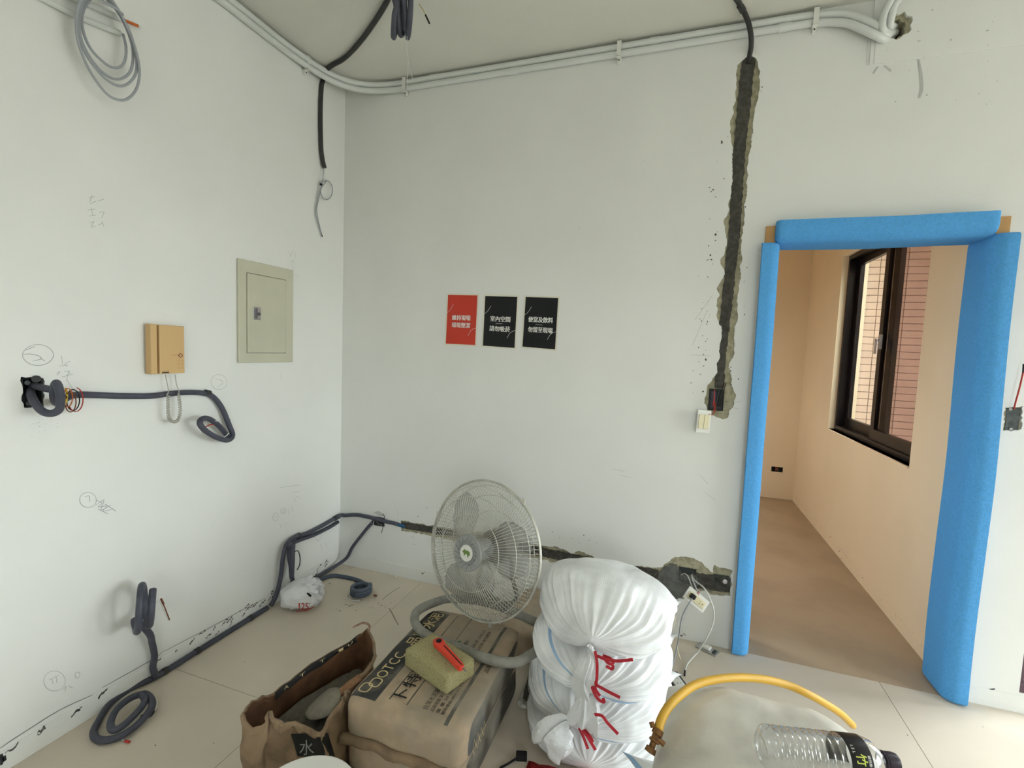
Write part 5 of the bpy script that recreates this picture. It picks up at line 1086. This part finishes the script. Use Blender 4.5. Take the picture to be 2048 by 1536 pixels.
MB().lathe(b0, ba, [(.278*sc_, .0150), (.279*sc_, .0175), (.298*sc_, .0175), (.305*sc_, .016), (.3055*sc_, .001)], 32).build('bottle_cap', M_cap, bo, smooth='auto')
MB().lathe(b0, ba, [(.272*sc_, .0150), (.273*sc_, .0185), (.277*sc_, .0185), (.278*sc_, .0150)], 32).build('neck_ring', M_cap, bo, smooth='auto')
bs = ba.cross(Vector((0, 0, 1))).normalized(); bu = bs.cross(ba)
def lab_map(u, v): # u around (down the front), v along
    a = .9-u/.0425; return b0+ba*(.200*sc_+v)+(bs*math.cos(a)+bu*math.sin(a))*.0430
for ch, u0, m in (('竹', .002, M_ygreen), ('炭', .026, M_ink), ('水', .050, M_ygreen)):
    mb = MB(); put_text(mb, ch, lambda u, v: lab_map(u0+.020-v if False else u0+u, v-.012), 0, 0, .022, .020, .01); mb.build('label_character', m, bo)
mb = MB(); put_text(mb, '鹼性離子水', lambda u, v: lab_map(.004+u, v+.012), 0, 0, .006, .03); put_text(mb, '1.5 L', lambda u, v: lab_map(-.012+u, v-.016), 0, 0, .006, .014); mb.build('label_small_print', M_ink, bo)
# ---- yellow hose with fitting
hz_ = [(1316,1462,.62), (1322,1440,.63), (1336,1415,.64), (1358,1392,.645), (1390,1370,.645), (1430,1359,.64), (1480,1355,.625), (1530,1359,.605), (1575,1370,.58), (1612,1386,.56), (1642,1402,.53), (1680,1426,.47), (1705,1450,.38)]
hp = [F(q[0], q[1], q[2]) for q in hz_]
ho = thing('yellow_hose', hp[0], 'yellow hose with a brass end draped over the sack', 'hose')
MB().tube(hp, .0105, n=14, smooth=6).build('hose_tube', M_hose, ho, smooth=True)
h0 = hp[0]; h1 = F(1306, 1488, .60); hd = (h1-h0).normalized()
ft = MB().lathe(h0-hd*.004, hd, [(0, .0125), (.012, .0125), (.013, .009), (.022, .009), (.023, .012), (.028, .012), (.030, .007), (.040, .007), (.041, .0115), (.052, .0125), (.053, .004)], 18).build('brass_fitting', M_brass, ho, smooth='auto')
sd = hd.cross(Vector((0, -1, .3))).normalized(); MB().tube([h0+hd*.014, h0+hd*.016+sd*-.022], .006, n=10, smooth=0).build('side_outlet', M_brass, ft)
MB().tube([h0+sd*.012, h0+sd*.02-hd*.008], .006, n=8, smooth=0).build('clamp_screw', M_brass, ho)
# ---- plastic carrier bag
pbc = Vector((.165, -.515, 0)); pg = thing('plastic_bag', pbc, 'tied white plastic bag with red print on the floor by the corner', 'plastic bag')
mb = superbox(pbc+Vector((0, 0, .072)), (.112, .085, .070), 2.6, 16, 6, .016, 15, .62)
for v in mb.v:
    q = v-pbc
    if q.z < .003: v.z = .003
    v += noise.noise_vector(v*40)*.006
    v.z = max(v.z, .002)
PT = surf(mb)
mb.build('bag_body', M_film, pg, smooth=True)
flap(pg, [pbc+Vector((.03, -.01, .115)), pbc+Vector((.045, -.012, .135)), pbc+Vector((.085, .0, .155))], .014, .034, 5, 'bag_knot'); flap(pg, [pbc+Vector((.035, -.02, .11)), pbc+Vector((.075, -.02, .118)), pbc+Vector((.12, -.002, .115))], .014, .038, 8, 'bag_handle')
mb = MB(); put_text(mb, '1251', lambda u, v: cast(PT, 598+u, 1217-v, .005) or F(610, 1216, .03), 0, 0, 12, 24, .01); mb.build('red_print', M_red, pg)
mb = MB(); ribbon(mb, [cast(PT, x, y, .005) or F(x, y, .01) for x, y in ((592, 1224), (600, 1221), (610, 1222), (620, 1216), (628, 1212))], .005, (.6, -.8, .4)); mb.build('red_print', M_red, pg)
MB().box(cast(PT, 618, 1189, .002) or F(618, 1189, .1), (.030, .008, .007), Matrix.Rotation(.5, 3, 'Y')).build('dark_contents', M_black, pg)
# ---- printed sheets and odds and ends between bags and sacks
for k, (col_, lab) in enumerate((((205, 203, 196), 'white printed sheets at the bottom beside the cement bags'), ((96, 88, 80), 'dark board lying on the printed sheets'), ((198, 196, 190), 'white sheets lying on the dark board beside the bags'))):
    o = superbox((1.585, -.66+.01*k, .006+.022*k+.006), (.050-.004*k, .13-.012*k, .010), 12, 4, k, .002, 30, .12*k).build('sheet_stack', mat('sheet_tone', S(*col_), .7, var=.35, vscale=60), smooth=False); tag(o, lab, 'sheets')
t = thing('black_offcut', F(1043, 1512, 0), 'small black plastic offcut on the floor in front of the sacks', 'offcut'); MB().box(F(1043, 1512, .012), (.040, .026, .022), Matrix.Rotation(.3, 3, 'Z'), .003).build('offcut_block', M_black, t); MB().tube([F(1034, 1516, .012), F(1015, 1528, .006), F(1000, 1536, .006)], .004, n=8).build('offcut_tail', M_black, t)
mb = MB(); q0 = Vector((1.79, -1.10, .0)); rows = []
for i in range(15):
    rows.append([q0+Vector(((i/14-.5)*.26, (j/10-.5)*.16, .004+.052*max(0, 1-((i/14-.5)*2)**2)*max(0, 1-((j/10-.5)*2)**2)**.8+.006*noise.noise((i*.6, j*.6, 2)))) for j in range(11)])
mb.grid(rows); o = mb.build('red_sheet', M_redcloth, smooth=True, solid=.002); tag(o, 'crumpled red plastic sheet under the front of the sack stack', 'sheet')
# small debris on the floor
for q, w_ in (((707,1139), 'right beside the wall corner'), ((748,1147), 'under the corner outlet box'), ((792,1154), 'below the start of the horizontal chase'), ((845,1209), 'next to the fan base'), ((660,1167), 'between the plastic bag and the coiled conduit')):
    p = F(q[0], q[1], 0); o = superbox((p.x, p.y, .004), (.008, .005, .004), 4, 2, q[0], .002, 90, q[0]).build('plaster_crumb', M_paper, smooth=False); tag(o, 'small white plaster crumb on the floor '+w_, 'debris', 'plaster crumbs near the back wall')
fl = lambda u, v: (u, v, .0006)
random.seed(31)
specks(60, lambda: (random.uniform(.1, 3.4), random.uniform(-1.6, -.05)), fl, M_mark, flo, .0012, .004, 'floor_specks')
specks(40, lambda: (random.gauss(.46, .08), random.gauss(-.33, .05)), fl, M_gap, flo, .002, .010, 'floor_scuffs')
mb = MB(); ribbon(mb, spline([F(q[0], q[1], .0006) for q in ((764,1200), (778,1188), (800,1174))], 3), .006, (0, 0, 1)); ribbon(mb, spline([F(q[0], q[1], .0006) for q in ((778,1216), (784,1226), (790,1238), (797,1250))], 3), .008, (0, 0, 1)); mb.build('floor_scratch', M_gap, flo)
